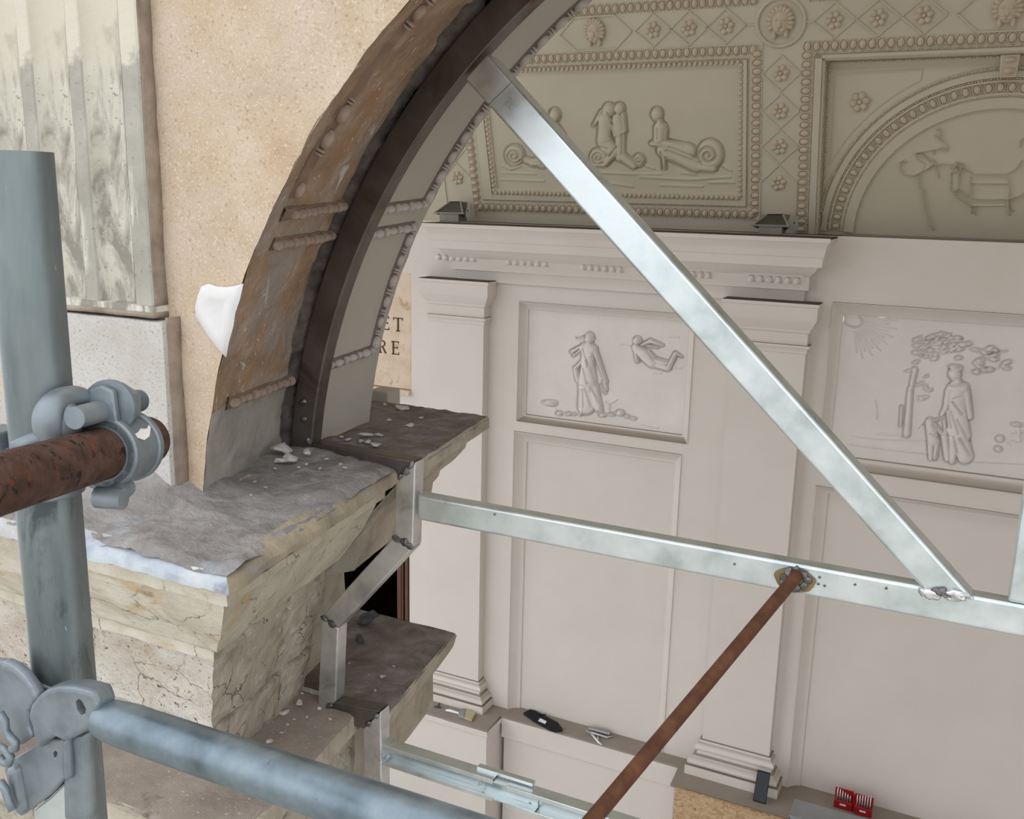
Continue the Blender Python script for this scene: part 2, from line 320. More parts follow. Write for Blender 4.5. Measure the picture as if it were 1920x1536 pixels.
def face_grid(Y, R, seed, amp):
    G = np.zeros((NA, 26, 3))
    for i, a in enumerate(AA):
        A = arc_xyz(a, R+edge_noise(a, seed), Y); ox, oz = outer_pt(a); B = np.array([ox, Y, oz])
        s = np.linspace(0, 1, 26)[:, None]; G[i] = A*(1-s)+B*s
    G[..., 1] += amp*fbm(G*[1, 0, 1], 9, 4, seed)
    if amp: G[..., 1] += np.where(G[..., 0] < onY(270, 300, 1.17)[0]-.045, .014, 0)      # set back where the pilaster is bonded in
    return G
mb = MB(); Gf = face_grid(YF, Rout(YF), 3, .004); Gb = face_grid(YI, Rin(YI), 4, .0)
mb.grid(Gf); mb.grid(Gb)
for G1, G2 in ((Gf[:, -1], Gb[:, -1]), (Gf[0], Gb[0]), (Gf[-1], Gb[-1])): mb.grid(np.stack([G1, G2]))
wall_front = struct(obj('wall_front', mb, 'stucco', smooth=True, auto=40), 'peach stucco facade wall with an arched opening')
# lintel zone and side returns of the loggia front, out of the picture
mb = MB(); mb.box(-6, 5, YF, YI, ZT, 2.4); lintel = obj('upper_wall', mb, 'stucco', wall_front)
mb = MB(); mb.box(XR-.75, XR, YF+.04, YI, -4.4, ZS); obj('right_pier', mb, 'stucco', wall_front)

def soffit(Rf, Y0, Y1, nY, seed, amp, ragged):
    G = np.zeros((NA*2, nY, 3)); A2 = np.linspace(A0-.01, math.pi-A0+.01, NA*2)
    for i, a in enumerate(A2):
        y1 = Y1+ragged*fbm(np.array([[a*9, 2.2, 0]]), 2.0, 4, seed)[0]
        for j in range(nY):
            Y = Y0+(y1-Y0)*j/(nY-1)
            R = Rf(Y)+(edge_noise(a, 3) if j == 0 and ragged else 0)
            G[i, j] = arc_xyz(a, R, Y)
    rad = G-[0, 0, ZC]; rad[..., 1] = 0; rad /= np.linalg.norm(rad, axis=-1, keepdims=True)
    n = fbm(G, 22, 5, seed); G += rad*(amp*n)[..., None]
    if ragged:   # flaked patches
        f = fbm(G, 7, 3, seed+9); G += rad*(.005*(f > .12))[..., None]*np.linspace(0, 1, nY)[None, :, None]**.3
    return G
def on_soffit(x, y, Rf):
    r = ray(x, y); prev = None
    for Y in np.linspace(1.15, 2.0, 800):
        p = r*(Y/r[1]); d = math.hypot(p[0], p[2]-ZC)-Rf(Y)
        if prev is not None and prev < 0 <= d: return math.atan2(p[2]-ZC, -p[0]), Y
        prev = d
    return None
GS = soffit(Rout, YF, 1.510, 30, 11, .005, .018)
ic = int(NA*2*(on_soffit(425, 757, Rout)[0]-(A0-.01))/(math.pi-2*A0+.02))
soff_out = obj('outer_soffit', MB().grid(GS[ic:]), 'soffit_brown', wall_front, smooth=True); soff_out['label'] = 'stripped brown plaster on the outer arch soffit'
o = obj('soffit_foot', MB().grid(GS[:ic+1]), 'soffit_cement', wall_front, smooth=True); o['label'] = 'grey cement render at the foot of the outer soffit'
mb = MB(); mb.grid(soffit(Rin, 1.535, YI, 18, 12, .0008, 0)); soff_in = obj('inner_soffit', mb, 'soffit_grey', wall_front, smooth=True); soff_in['label'] = 'grey painted plaster on the inner arch soffit'
# rubble-filled chase behind the steel arch
G = np.zeros((NA*3, 12, 3))
for i, a in enumerate(np.linspace(A0-.02, math.pi-A0+.02, NA*3)):
    for j in range(12): G[i, j] = arc_xyz(a, 1.272+.022*math.sin(math.pi*j/11), 1.425+.125*j/11)
rad = G-[0, 0, ZC]; rad[..., 1] = 0; rad /= np.linalg.norm(rad, axis=-1, keepdims=True)
G += rad*(.020*fbm(G, 42, 4, 5))[..., None]
mb = MB(); mb.grid(G); ch = obj('rubble_chase', mb, 'rubble', wall_front, smooth=True); ch['label'] = 'dark rubble mortar along the steel arch'

# white plaster patch on the stucco
pts = [(366, 575), (370, 555), (377, 537), (392, 532), (408, 536), (424, 537), (438, 536), (456, 533), (449, 560), (443, 585), (437, 612), (431, 640), (424, 672), (413, 662), (402, 648), (390, 634), (376, 612), (367, 594)]
P = np.array([onY(x, y, YF-.002) for x, y in pts]); c = P.mean(0)
V = [c]; Fc = []
for ring, s in enumerate((.5, .85, 1.0)):
    for p in P:
        q = c+(p-c)*s; q = q+np.array([fbm(q[None]*1, 40, 2, 6)[0]*.003*s, -.004*(1-s)**.5-.0045*(ring < 2), fbm(q[None], 40, 2, 8)[0]*.003*s]); V.append(q)
n = len(P); Fc += [(0, 1+i, 1+(i+1) % n) for i in range(n)]
for r_ in range(2): Fc += [(1+r_*n+i, 1+(r_+1)*n+i, 1+(r_+1)*n+(i+1) % n, 1+r_*n+(i+1) % n) for i in range(n)]
o = obj('plaster_patch', MB().add(V, Fc), 'white_plaster', wall_front, smooth=True); o['label'] = 'fresh white plaster patch beside the arch'

# bead-and-reel mouldings on the soffit
BL = .048
mbb = MB(); mbb.ell((0, 0, .005), (.0160, .0088, .0088), nu=12, nv=8)
bead_g = shared(mbb, 'bead_grey', True, 'bead'); bead_b = shared(mbb, 'bead_brown', True, 'bead_b')
mbb = MB()
for dx in (-.0032, .0032): mbb.ell((dx, 0, .004), (.0024, .0092, .0088), nu=10, nv=6)
reel_g = shared(mbb, 'bead_grey', True, 'reel'); reel_b = shared(mbb, 'bead_brown', True, 'reel_b')
def moulding(pts, Rf, brown, skip=0.):    # pts: list of (a,Y)
    base = MB(); path = [arc_xyz(a, Rf(Y)-.001, Y) for a, Y in pts]
    V = []
    for i, p in enumerate(path):
        t = path[min(i+1, len(path)-1)]-path[max(i-1, 0)]; t /= np.linalg.norm(t); r_ = -(p-np.array([0, p[1], ZC])); r_ /= np.linalg.norm(r_); c_ = np.cross(r_, t); c_ /= np.linalg.norm(c_)
        V += [p+c_*.0125-r_*.004, p+c_*.0115+r_*.0016, p-c_*.0115+r_*.0016, p-c_*.0125-r_*.004]
    base.add(V, [(4*i+k, 4*i+k+1, 4*i+5+k, 4*i+4+k) for i in range(len(path)-1) for k in range(3)])
    par = obj('bead_moulding', base, 'bead_ground_brown' if brown else 'bead_ground', wall_front)
    P = np.array(path); seg = np.linalg.norm(np.diff(P, axis=0), axis=1); L = seg.sum(); cum = np.r_[0, np.cumsum(seg)]
    n = max(1, int(L/BL))
    for k in range(n):
        for off, me, nm in ((.35, bead_b if brown else bead_g, 'bead'), (.86, reel_b if brown else reel_g, 'reel')):
            if random.random() < skip: continue
            s = (k+off)*L/n; i = min(np.searchsorted(cum, s)-1, len(seg)-1); i = max(i, 0); t = (s-cum[i])/seg[i]
            p = P[i]*(1-t)+P[i+1]*t; tx = (P[i+1]-P[i])/seg[i]
            nn = -(p-np.array([0, p[1], ZC])); nn /= np.linalg.norm(nn); nn -= tx*(nn@tx); nn /= np.linalg.norm(nn)
            sc = random.uniform(.85, 1.12)
            place(nm, me, p, (tx, np.cross(nn, tx), nn), par, (sc, sc, sc))
def arcs(a0, a1, Y, n): return [(a, Y) for a in np.linspace(a0, a1, n)]
Yb_ = 1.765
a1 = on_soffit(690, 657, Rin)[0]; a2 = on_soffit(768, 424, Rin)[0]; a3 = on_soffit(790, 380, Rin)[0]
moulding([(on_soffit(612, 687, Rin)[0], 1.56), (a1, Yb_)], Rin, False)
moulding(arcs(a1, a2, Yb_, 24), Rin, False)
moulding([(a2-.01, 1.56), (a2, Yb_)], Rin, False)
moulding([(a3-.01, 1.56), (a3, Yb_)], Rin, False)
moulding(arcs(a3, 1.9, Yb_, 60), Rin, False)
for (p, q) in (((425, 757), (543, 712)), ((508, 458), (622, 440)), ((528, 403), (650, 382))):
    A = on_soffit(*p, Rout); B = on_soffit(*q, Rout)
    if A and B: moulding([A, B], Rout, True, .08)
A = on_soffit(545, 372, Rout)
moulding(arcs(A[0], 1.7, 1.265, 40), Rout, True, .55)

# ------------------------------------------------------------------ fluted pilaster on the facade
pil = thing('fluted_pilaster', 'weathered fluted limewashed pilaster standing on a pale plinth block beside the arch', 'pilaster', (-1.5, 1.15, -.46))
YP = 1.170; XE = onY(270, 300, YP)[0]
zb, zt = onY(270, 573, YP)[2], 1.0
def extr(sec, z0, z1, seed, ns=90):
    G = np.zeros((len(sec), ns, 3))
    for i, (sx, sy) in enumerate(sec):
        for j, z in enumerate(np.linspace(z0, z1, ns)): G[i, j] = (sx, sy, z)
    G[:, :, :2] += (.0016*vfbm(G*[1, 1, .6], 22, 4, 21))[..., :2]
    return MB().grid(G)
xf = XE
for k in range(5):
    wf = .040 if k == 0 else .033
    sec = [(xf, YF+.02 if k == 0 else YP+.006), (xf, YP+.003), (xf-.003, YP)]+[(xf-wf*t, YP) for t in (.3, .6)]+[(xf-wf+.003, YP), (xf-wf, YP+.003), (xf-wf, YP+.006)]
    zsplit = .205+.012*math.sin(k*2.1)
    obj('fillet', extr(sec, zb, zt, k), 'fillet_grey', pil, smooth=True, auto=35)
    xf -= wf
    if k < 4:
        sec = [(xf-.0865*(1-math.cos(math.pi*j/14))/2, YP+.002+.026*math.sin(math.pi*j/14)) for j in range(15)]
        obj('flute', extr(sec, zb, zt, k+9), 'lime_pilaster', pil, smooth=True); xf -= .0865
def rough_box(x0, x1, y0, y1, z0, z1, step, amp, scale, seed):
    mb = MB()
    def gr(f, a, b):
        na = max(2, int(abs(a[1]-a[0])/step)+1); nb = max(2, int(abs(b[1]-b[0])/step)+1)
        mb.grid(np.array([[f(u, v) for v in np.linspace(*b, nb)] for u in np.linspace(*a, na)]))
    for y in (y0, y1): gr(lambda u, v, y=y: (u, y, v), (x0, x1), (z0, z1))
    for x_ in (x0, x1): gr(lambda u, v, x_=x_: (x_, u, v), (y0, y1), (z0, z1))
    for z in (z0, z1): gr(lambda u, v, z=z: (u, v, z), (x0, x1), (y0, y1))
    mb.v = [tuple(p) for p in rough(mb.v, amp, scale, 4, seed)]
    return mb
obj('shaft_foot', rough_box(XE-.60, XE+.001, YP, YF+.02, zb-.012, zb, .02, .0015, 25, 3), 'lime_pilaster', pil, smooth=True, auto=40)
obj('plinth_block', rough_box(XE-.62, onY(311, 740, YP-.008)[0], YP-.008, YF+.02, ZS, onY(300, 604, YP)[2], .012, .0015, 20, 5), 'plinth', pil, smooth=True, auto=40)

# ------------------------------------------------------------------ impost, pier and ledge (outer and inner halves)
xpl = onY(311, 740, YP-.008)[0]
M['dirt_shade_joint'] = pmat('brown_dirt_shade_joint', [rgb(124, 110, 98), rgb(152, 136, 121), rgb(172, 156, 140)], 14, .95, bump=.8, bscale=60, bdist=.006)  # brown carries both the dirt and the shade of the groove
obj('shaded_joint_strip', rough_box(xpl-.002, xpl+.0035, YP+.002, YF+.006, ZS, onY(300, 600, YP)[2]+.004, .012, .002, 30, 6), 'dirt_shade_joint', pil, smooth=True)
obj('shaded_joint_strip', rough_box(XE-.002, XE+.003, YP+.004, YF+.006, zb, 1.0, .016, .002, 30, 8), 'dirt_shade_joint', pil, smooth=True)
obj('shaded_joint_strip', rough_box(XE-.60, XE+.004, YP-.003, YF, zb-.020, zb-.011, .012, .002, 30, 9), 'dirt_shade_joint', pil, smooth=True)
P1 = np.array([-1.235, 1.24]); P2 = np.array([-1.325, 1.80]); PL = XL
sdir = (P2-P1)/np.linalg.norm(P2-P1); sn = np.array([sdir[1], -sdir[0]])
def side_at(d, Y):      # point of the offset side line at given Y
    q = P1+sn*d; t = (Y-q[1])/sdir[1]; return q+sdir*t
def plan_outer(d, cut=1.531, kf=1.0): yf = 1.24-d*kf; return [np.array([PL, yf]), side_at(d, yf), side_at(d, cut)]
def plan_inner(d, cut=1.562, kb=.65): yb = 1.80+d*kb; return [side_at(d, cut), side_at(d, yb), np.array([PL, yb])]
def plan_deep(d): return plan_outer(d, 1.564)
def sweep(profile, plan, step=.014, amp=.002, scale=25, seed=1, octs=4, chip=0., cap=0, which=None):
    prof = []
    for (d0, z0), (d1, z1) in zip(profile[:-1], profile[1:]):
        n = max(1, int(math.hypot(d1-d0, z1-z0)/step)); prof += [(d0+(d1-d0)*i/n, z0+(z1-z0)*i/n) for i in range(n)]
    prof.append(profile[-1])
    ref = plan(prof[len(prof)//2][0]); cnt = [max(2, int(np.linalg.norm(ref[i+1]-ref[i])/step)) for i in range(2)]
    rows = []
    for d, z in prof:
        p = plan(d); row = []
        for i in range(2):
            row += [p[i]+(p[i+1]-p[i])*k/cnt[i] for k in range(cnt[i])]
        row.append(p[2]); rows.append([(q[0], q[1], z) for q in row])
    G = np.array(rows); nz = vfbm(G, scale, octs, seed)*amp
    if chip:
        f = fbm(G, 11, 4, seed+5); nz += -np.array([.6, -.6, .3])*np.clip(f-.12, 0, .5)[..., None]*chip
    G = G+nz; mb = MB()
    if which == 'front': mb.grid(G[:, :cnt[0]+1]); return mb
    mb.grid(G[:, cnt[0]:] if which == 'side' else G)
    col = G[:, -1 if cap >= 0 else 0]
    c = col.mean(0)+np.array([-.04, 0, 0]); a = list(map(tuple, col))+[tuple(c)]
    n = len(col); mb.add(a, [(i, i+1, n) for i in range(n-1)])
    return mb
def zc_(d, y): return onY(394, y, 1.24-d)[2]
z1, z2, z3, z4 = zc_(.285, 1107), zc_(.26, 1135), zc_(.125, 1215), zc_(.10, 1237)
imp = thing('impost_block', 'outer stone impost with grey mortar top and yellowish moulded limestone below, at the arch foot', 'impost', (-1.4, 1.2, -1.1))
def topping(profile, plan, **k):
    mb = sweep(profile, plan, **k); V = np.array(mb.v)
    top = V[:, 2] > ZS-.03
    px = V[:, 0]; py = V[:, 1]
    V[:, 2] += np.where(top, .024*fbm(V*[1, 1, 0], 9, 5, 77)+.005*np.abs(fbm(V*[1, 1, 0], 28, 3, 79))+.002, 0)
    V[:, 2] += np.where(top, .085*np.exp(-((px+1.305)/.075)**2-((py-1.21)/.075)**2)+.03*np.exp(-((px+1.55)/.2)**2-((py-1.2)/.05)**2), 0)   # mortar fillet against the wall
    mb.v = [tuple(p) for p in V]; return mb
obj('mortar_topping', topping([(-.06, ZS), (-.02, ZS), (.12, ZS), (.262, ZS-.004), (.276, ZS-.012)], plan_outer, step=.010, amp=.005, scale=16, seed=2, octs=5), 'grey_mortar', imp, smooth=True)
def both(nm, prof, mf, ms, **k):
    kk = dict(k); pl = k.pop('plan', plan_outer); kk.pop('plan', None)
    obj(nm, sweep(prof, pl, which='front', **k), mf, imp, smooth=True, auto=45)
    obj(nm+'_return', sweep(prof, pl, which='side', **kk), ms, imp, smooth=True, auto=45)
both('slab_lip', [(.24, ZS-.004), (.272, ZS-.006), (.285, ZS-.018), (.286, z1)], 'lip_white', 'mixed_edge', step=.007, amp=.005, scale=24, seed=3, chip=.012)
both('fillet_course', [(.285, z1), (.268, z1-.002), (.266, z1-.012), (.255, z1-.014), (.253, z2), (.225, z2-.002)], 'yellow_stone', 'reveal_band', step=.007, amp=.003, scale=26, seed=4, chip=.02)
both('ovolo_band', [(.235, z2+.001), (.232, z2-.02), (.205, z2-.07), (.165, z3+.04), (.14, z3+.005), (.125, z3), (.10, z3-.002)], 'yellow_stone', 'reveal_band', step=.010, amp=.004, scale=14, seed=5, chip=.02)
both('fascia', [(.105, z3+.002), (.105, z4), (.085, z4-.003)], 'yellow_stone', 'rough_reveal', step=.008, amp=.004, scale=20, seed=6, chip=.03)
def course(za, zb_, da, db, seed): both('stone_block', [(da-.05, za+.006), (da-.012, za+.003), (da, za-.004), (db, zb_+.004), (db-.012, zb_), (db-.05, zb_-.004)], 'travertine', 'rough_reveal', plan=plan_deep, step=.008, amp=.006, scale=22, seed=seed, chip=.035)
course(z4-.001, -.985, .088, .04, 7); course(-.987, -1.108, .042, .016, 8)
# broken stone left in the chiselled reveal
lump_px = [((541, 1132), .014, 'yellow_stone', .082), ((482, 1192), .026, 'reveal_band', .058), ((585, 1112), .030, 'rough_reveal', .072), ((560, 1165), .030, 'rough_reveal', .045), ((535, 1235), .030, 'rough_reveal', .03)]
def side_hit(x, y, d):
    r = ray(x, y); q = P1+sn*d; t = (q@sn)/(r[:2]@sn); return r*t
SA = np.array([[sn[0], sn[1], 0], [sdir[0], sdir[1], 0], [0, 0, 1.]])
for k, ((x, y), r_, mt, dd) in enumerate(lump_px):
    c = side_hit(x, y, dd); mb = MB(); mb.ell(c, (r_*.35, r_*1.2, r_*.75), ax=SA, nu=10, nv=7); mb.v = [tuple(p) for p in rough(mb.v, .016, 45, 3, 60+k)]
    obj('broken_stone', mb, mt, imp)

led = thing('stone_ledge', 'dusty taupe stone ledge below the outer impost, wrapping the pier corner', 'ledge', (-1.4, 1.3, -4.4))
obj('ledge_top', sweep([(-.05, -1.1), (0, -1.1), (.16, -1.1), (.168, -1.104)], plan_deep, step=.012, amp=.003, scale=14, seed=9), 'ledge_top', led, smooth=True)
obj('ledge_edge', sweep([(.155, -1.1005), (.170, -1.104), (.172, -1.142), (.15, -1.146)], plan_deep, step=.008, amp=.003, scale=24, seed=10, chip=.02), 'edge_stone', led, smooth=True, auto=45)
obj('pedestal', sweep([(.16, -1.143), (.155, -1.16), (.15, -1.6), (.15, -4.4)], plan_deep, step=.03, amp=.006, scale=18, seed=12, chip=.03), 'rough_reveal', led, smooth=True, auto=45)

# inner half
mvec = plan_inner(1.0)[1]-plan_inner(0.)[1]; m0 = plan_inner(0.)[1]
def mitre(x, y):
    r = ray(x, y); k = r[0]/r[1]; d = (k*m0[1]-m0[0])/(mvec[0]-k*mvec[1]); Y = m0[1]+d*mvec[1]; return d, r[2]*Y/r[1]
sil = [mitre(*q) for q in [(917, 778), (917, 802), (877, 826), (873, 840), (850, 862), (826, 882), (823, 892), (812, 905), (808, 930)]]
imn = thing('inner_impost', 'inner stone impost slab with soot-dark pitted top and stepped mouldings, behind the steel frame', 'impost', (-1.3, 1.8, -1.1))
zt_ = sil[0][1]
V = sweep([(-.06, zt_), (0, zt_), (sil[0][0]-.012, zt_), (sil[0][0], zt_-.008)], plan_inner, step=.007, amp=.0035, scale=38, seed=14, octs=4, cap=-1)
Vv = np.array(V.v); Vv[:, 2] += .006*np.abs(fbm(Vv*[1, 1, 0], 30, 3, 15))-.003; V.v = [tuple(p) for p in Vv]
obj('slab_top', V, 'dark_top', imn, smooth=True)
obj('slab_edge', sweep([(sil[0][0]-.004, zt_-.003), (sil[0][0], zt_-.008), sil[1], (sil[1][0]-.03, sil[1][1]-.002)], plan_inner, step=.008, amp=.003, scale=22, seed=16, cap=-1), 'edge_stone', imn, smooth=True, auto=45)
zlq = mitre(857, 1186)[1]-.004
pr2 = [(sil[1][0]-.03, sil[1][1])]+sil[2:]+[(sil[-1][0]-.03, sil[-1][1]-.06), (.03, -.80), (.0, -.84), (.0, zlq)]
obj('stepped_moulding', sweep(pr2, plan_inner, step=.010, amp=.0025, scale=24, seed=17, chip=.012, cap=-1), 'edge_stone', imn, smooth=True, auto=45)
dl, zl = mitre(857, 1186)
d2, zb2 = mitre(812, 1322)
iled = thing('inner_ledge', 'inner stone ledge block with soot-brown top, under the inner impost', 'ledge', (-1.25, 1.8, zb2))
obj('ledge_top', sweep([(-.05, zl), (0, zl), (dl-.012, zl), (dl-.003, zl-.003)], plan_inner, step=.010, amp=.0025, scale=26, seed=18, cap=-1), 'dark_top', iled, smooth=True)
dm, zm = mitre(850, 1212); dn, zn = mitre(826, 1240)
obj('ledge_edge', sweep([(dl-.006, zl-.001), (dl, zl-.008), (dm, zm), (dn+.006, zn), (dn, zn-.002)], plan_inner, step=.007, amp=.0015, scale=22, seed=19, cap=-1), 'edge_stone', iled, smooth=True, auto=40)
obj('block_face', sweep([(d2, zn), (d2, zb2), (-.05, zb2-.002)], plan_inner, step=.012, amp=.0015, scale=14, seed=20, cap=-1), 'edge_stone', iled, smooth=True, auto=40)
xa_, xb_ = side_at(-.06, 1.562)[0], side_at(d2, 1.562)[0]
obj('block_end', rough_box(xa_, xb_, 1.560, 1.575, zb2, zl-.001, .012, .001, 20, 33), 'edge_stone', iled, smooth=True, auto=40)
# the bare pier under the inner ledge
mb = MB(); poly = [(PL, 1.26, -4.4), (-1.36, 1.26, -4.4), (-1.40, 1.79, -4.4), (PL, 1.79, -4.4)]; mb.prism(poly, (0, 0, 3.85)); obj('pier_core', mb, 'rough_reveal', wall_front)
# end trim of the inner soffit
mb = MB(); mb.box(onY(700, 745, 2.03)[0], onY(735, 750, 2.03)[0], 2.01, 2.07, -.60, onY(722, 731, 2.03)[2]); obj('stub_block', mb, 'soffit_grey', imn, bevel=.004)

# ================================================================== WELDED STEEL FRAME
fr = thing('steel_frame', 'welded steel arch frame with galvanised transom, diagonal brace and stepped foot profile', 'steel frame', (-1.0, 1.55, -1.8))
RI, RO = 1.2135, 1.2675; DF = .034
def arc_bar(a0, a1, n=120):
    mb = MB(); V = []
    for a in np.linspace(a0, a1, n):
        for R, Y in ((RI, YM), (RO, YM), (RO, YM+DF), (RI, YM+DF)): V.append(arc_xyz(a, R, Y))
    Fc = [(i*4+k, i*4+(k+1) % 4, (i+1)*4+(k+1) % 4, (i+1)*4+k) for i in range(n-1) for k in range(4)]+[(3, 2, 1, 0), ((n-1)*4, (n-1)*4+1, (n-1)*4+2, (n-1)*4+3)]
    return mb.add(V, Fc)
abot = math.asin((onY(560, 845, YM)[2]-ZC)/RO)
o = obj('arch_bar', arc_bar(abot, math.pi-abot), 'steel_dark', fr, bevel=.003, auto=40); o['label'] = 'dark mill-steel arch bar'
def bar_px(nm, pts, mat, Y=YM, depth=DF, bevel=.003):
    return obj(nm, MB().prism([onY(x, y, Y) for x, y in pts], (0, depth, 0)), mat, fr, bevel=bevel)
bar_px('foot_bar', [(584, 831), (778, 865), (741, 897), (576, 856)], 'steel_dark')
bar_px('foot_bar', [(779, 866), (742, 898), (738, 1006), (774, 1028)], 'steel_bright')
bar_px('foot_bar', [(738, 1007), (774, 1029), (634, 1178), (603, 1155)], 'steel_bright')
bar_px('foot_bar', [(603, 1156), (634, 1179), (629, 1317), (595, 1342)], 'steel_bright')
bar_px('foot_bar', [(629, 1317), (713, 1333), (680, 1367), (595, 1343)], 'steel_dark')
q = onY(714, 1334, YM); q2 = onY(680, 1368, YM)
mb = MB().prism([q, q2, np.array([q2[0], YM, -1.85]), np.array([q[0], YM, -1.85])], (0, DF, 0)); obj('foot_bar', mb, 'steel_bright', fr, bevel=.003)
# transom
zt0, zt1 = -.5805, -.6315
mb = MB(); mb.box(-.9505, .965, YM+.001, YM+.033, zt1, zt0); o = obj('transom_tube', mb, 'galv', fr, bevel=.005, seg=3); o['label'] = 'galvanised horizontal transom tube'
# brace
bp = [onY(872, 148, YM), onY(915, 101, YM), onY(1830, 1126, YM), onY(1736, 1110, YM)]
mb = MB().prism(bp, (0, .042, 0)); mb.v = [(x, y-.004, z) for x, y, z in mb.v]; o = obj('brace_tube', mb, 'galv', fr, bevel=.005, seg=3); o['label'] = 'galvanised diagonal brace tube'
a, b = np.array(bp[0]), np.array(bp[1]); c, d = np.array(bp[3]), np.array(bp[2])
for t in (.058, ):
    p, q = a+(c-a)*t, b+(d-b)*t; obj('scribe_line', MB().tube([p+[0, -.0045, 0], q+[0, -.0045, 0]], .0006, 6), 'steel_dark', fr)
# upright at the right
xl = onY(1905, 1020, YM)[0]; mb = MB(); mb.box(xl, xl+.05, YM, YM+.034, zt0+.001, .50); obj('upright_tube', mb, 'galv', fr, bevel=.005, seg=3)
# mirrored brace on the far side of the upright
mb = MB().prism([np.array([2*(xl+.025)-p[0], p[1], p[2]]) for p in bp], (0, .04, 0)); obj('brace_tube', mb, 'galv', fr, bevel=.005)
# welds
def weld(x, y, r, Y=YM-.002, mat='weld', k=1.6, ang=0.):
    p = onY(x, y, Y); mb = MB(); ca, sa = math.cos(ang), math.sin(ang)
    mb.ell(p, (r*k, r*.5, r), ax=np.array([[ca, 0, sa], [0, 1, 0], [-sa, 0, ca]]), nu=14, nv=10); mb.v = [tuple(v) for v in rough(mb.v, r*.7, 160, 3, int(x))]
    obj('weld_bead', mb, mat, fr, smooth=True)
for x, y, r, an in [(748, 894, .006, .7), (760, 883, .007, .7), (770, 872, .006, .7), (744, 1011, .007, -.4), (758, 1018, .008, -.4), (769, 1026, .006, -.4), (608, 1160, .006, -.5), (622, 1170, .007, -.5), (605, 1334, .007, .5), (618, 1324, .006, .5), (690, 1358, .006, .8), (704, 1344, .006, .8), (568, 755, .007, 0.), (570, 786, .006, 0.), (578, 828, .006, 0.)]: weld(x, y, r, ang=an)
for x, y, r, an in [(1738, 1112, .007, -.1), (1746, 1114, .008, -.1), (1790, 1116, .008, -.1), (1801, 1117, .006, -.1)]: weld(x, y, r, YM-.006, 'steel_bright', 2, an)
for x, y, r, an in [(1758, 1111, .006, -.1), (1770, 1112, .007, -.1), (1780, 1113, .005, -.1)]: weld(x, y, r, YM-.007, 'weld', 1.6, an)
# heat tint and weld ring at the rusty prop
p = onY(1490, 1088, YM-.001)
mb = MB(); mb.add([p+[.033*math.cos(t)*(1+.06*math.sin(5*t)), -.0006, .0205*math.sin(t)] for t in np.linspace(0, 2*math.pi, 28)[:-1]], [tuple(range(27))]); o = obj('heat_tint', mb, 'weld_burn', fr)
for k in range(9):
    t = 2*math.pi*k/9; weld(1490+22*math.cos(t), 1088+17*math.sin(t), .006, YM-.004, 'weld', 1.3, t)
for x, y in [(1523, 1100), (1534, 1096), (1546, 1099), (1377, 1058), (1603, 1097), (1661, 1104), (927, 965), (1536, 1083)]: weld(x, y, .0018, YM-.0005, 'steel_dark', 1.2)
# rusty prop bar
pa = onY(1492, 1082, YM-.012); pb = atD(1112, 1536, 1.155); dirv = (pb-pa)/np.linalg.norm(pb-pa)
mb = MB(); mb.pipe(pa-dirv*.006, pb+dirv*.5, .0102, .0072, 28); o = obj('rusty_prop', mb, 'rust_bar', fr, smooth=True, auto=40); o['label'] = 'rusty round prop welded to the transom'
# lower C channel of two lengths with a joiner
ztop = onY(716, 1398, YM)[2]; zbt = onY(715, 1436, YM)[2]
def cchan(x0, x1, dz, y0=YM+.002, mat='galv', nm='channel', t=.0022, lip=.010, dep=.030, h0=0):
    za, zb_ = ztop+dz-h0, zbt+dz+h0; mb = MB()
    prof = [(y0, zb_), (y0+dep, zb_), (y0+dep, za), (y0, za), (y0, za-lip), (y0+t, za-lip), (y0+t, za-t), (y0+dep-t, za-t), (y0+dep-t, zb_+t), (y0+t, zb_+t), (y0+t, zb_+lip), (y0, zb_+lip)]
    mb.prism([np.array([x0, y, z]) for y, z in prof], (x1-x0, 0, 0)); return obj(nm, mb, mat, fr, bevel=.0008, seg=1)
xA = onY(922, 1480, YM)[0]; xB = onY(948, 1490, YM)[0]
cchan(-1.041, xA, 0); cchan(xB, 1.0, -.004); cchan(xA-.03, xB+.06, -.002, YM+.006, nm='joiner', lip=.004, h0=.003, dep=.022)
mb = MB(); mb.box(onY(898, 1450, YM+.03)[0], onY(1002, 1480, YM+.03)[0], YM+.020, YM+.034, ztop-.001, ztop+.006); obj('top_clip', mb, 'galv', fr, bevel=.001)
for x, y in [(728, 1418), (902, 1468), (908, 1484), (992, 1510)]:
    p = onY(x, y, YM+.024); mb = MB(); mb.tube([p, p+[0, -.012, 0]], .0022, 10); mb.tube([p+[0, -.001, 0], p+[0, -.003, 0]], .004, 10); obj('screw', mb, 'galv', fr, smooth=True, auto=40)

# ================================================================== INTERIOR: BACK WALL
PP, W, FP = 5.04, 4.985, 4.915           # recessed panels, wall face, pilaster face
ZSH = -3.205                              # top of the dado shelf
def X_(x, y, Y): return onY(x, y, Y)[0]
def Z_(x, y, Y): return onY(x, y, Y)[2]
def rect_with_holes(x0, x1, z0, z1, Y, holes):
    xs = sorted({x0, x1, *[h[0] for h in holes], *[h[1] for h in holes]}); zs = sorted({z0, z1, *[h[2] for h in holes], *[h[3] for h in holes]})
    mb = MB()
    for i in range(len(xs)-1):
        for j in range(len(zs)-1):
            cx, cz = (xs[i]+xs[i+1])/2, (zs[j]+zs[j+1])/2
            if any(h[0] < cx < h[1] and h[2] < cz < h[3] for h in holes): continue
            mb.add([(xs[i], Y, zs[j]), (xs[i+1], Y, zs[j]), (xs[i+1], Y, zs[j+1]), (xs[i], Y, zs[j+1])], [(0, 1, 2, 3)])
    return mb
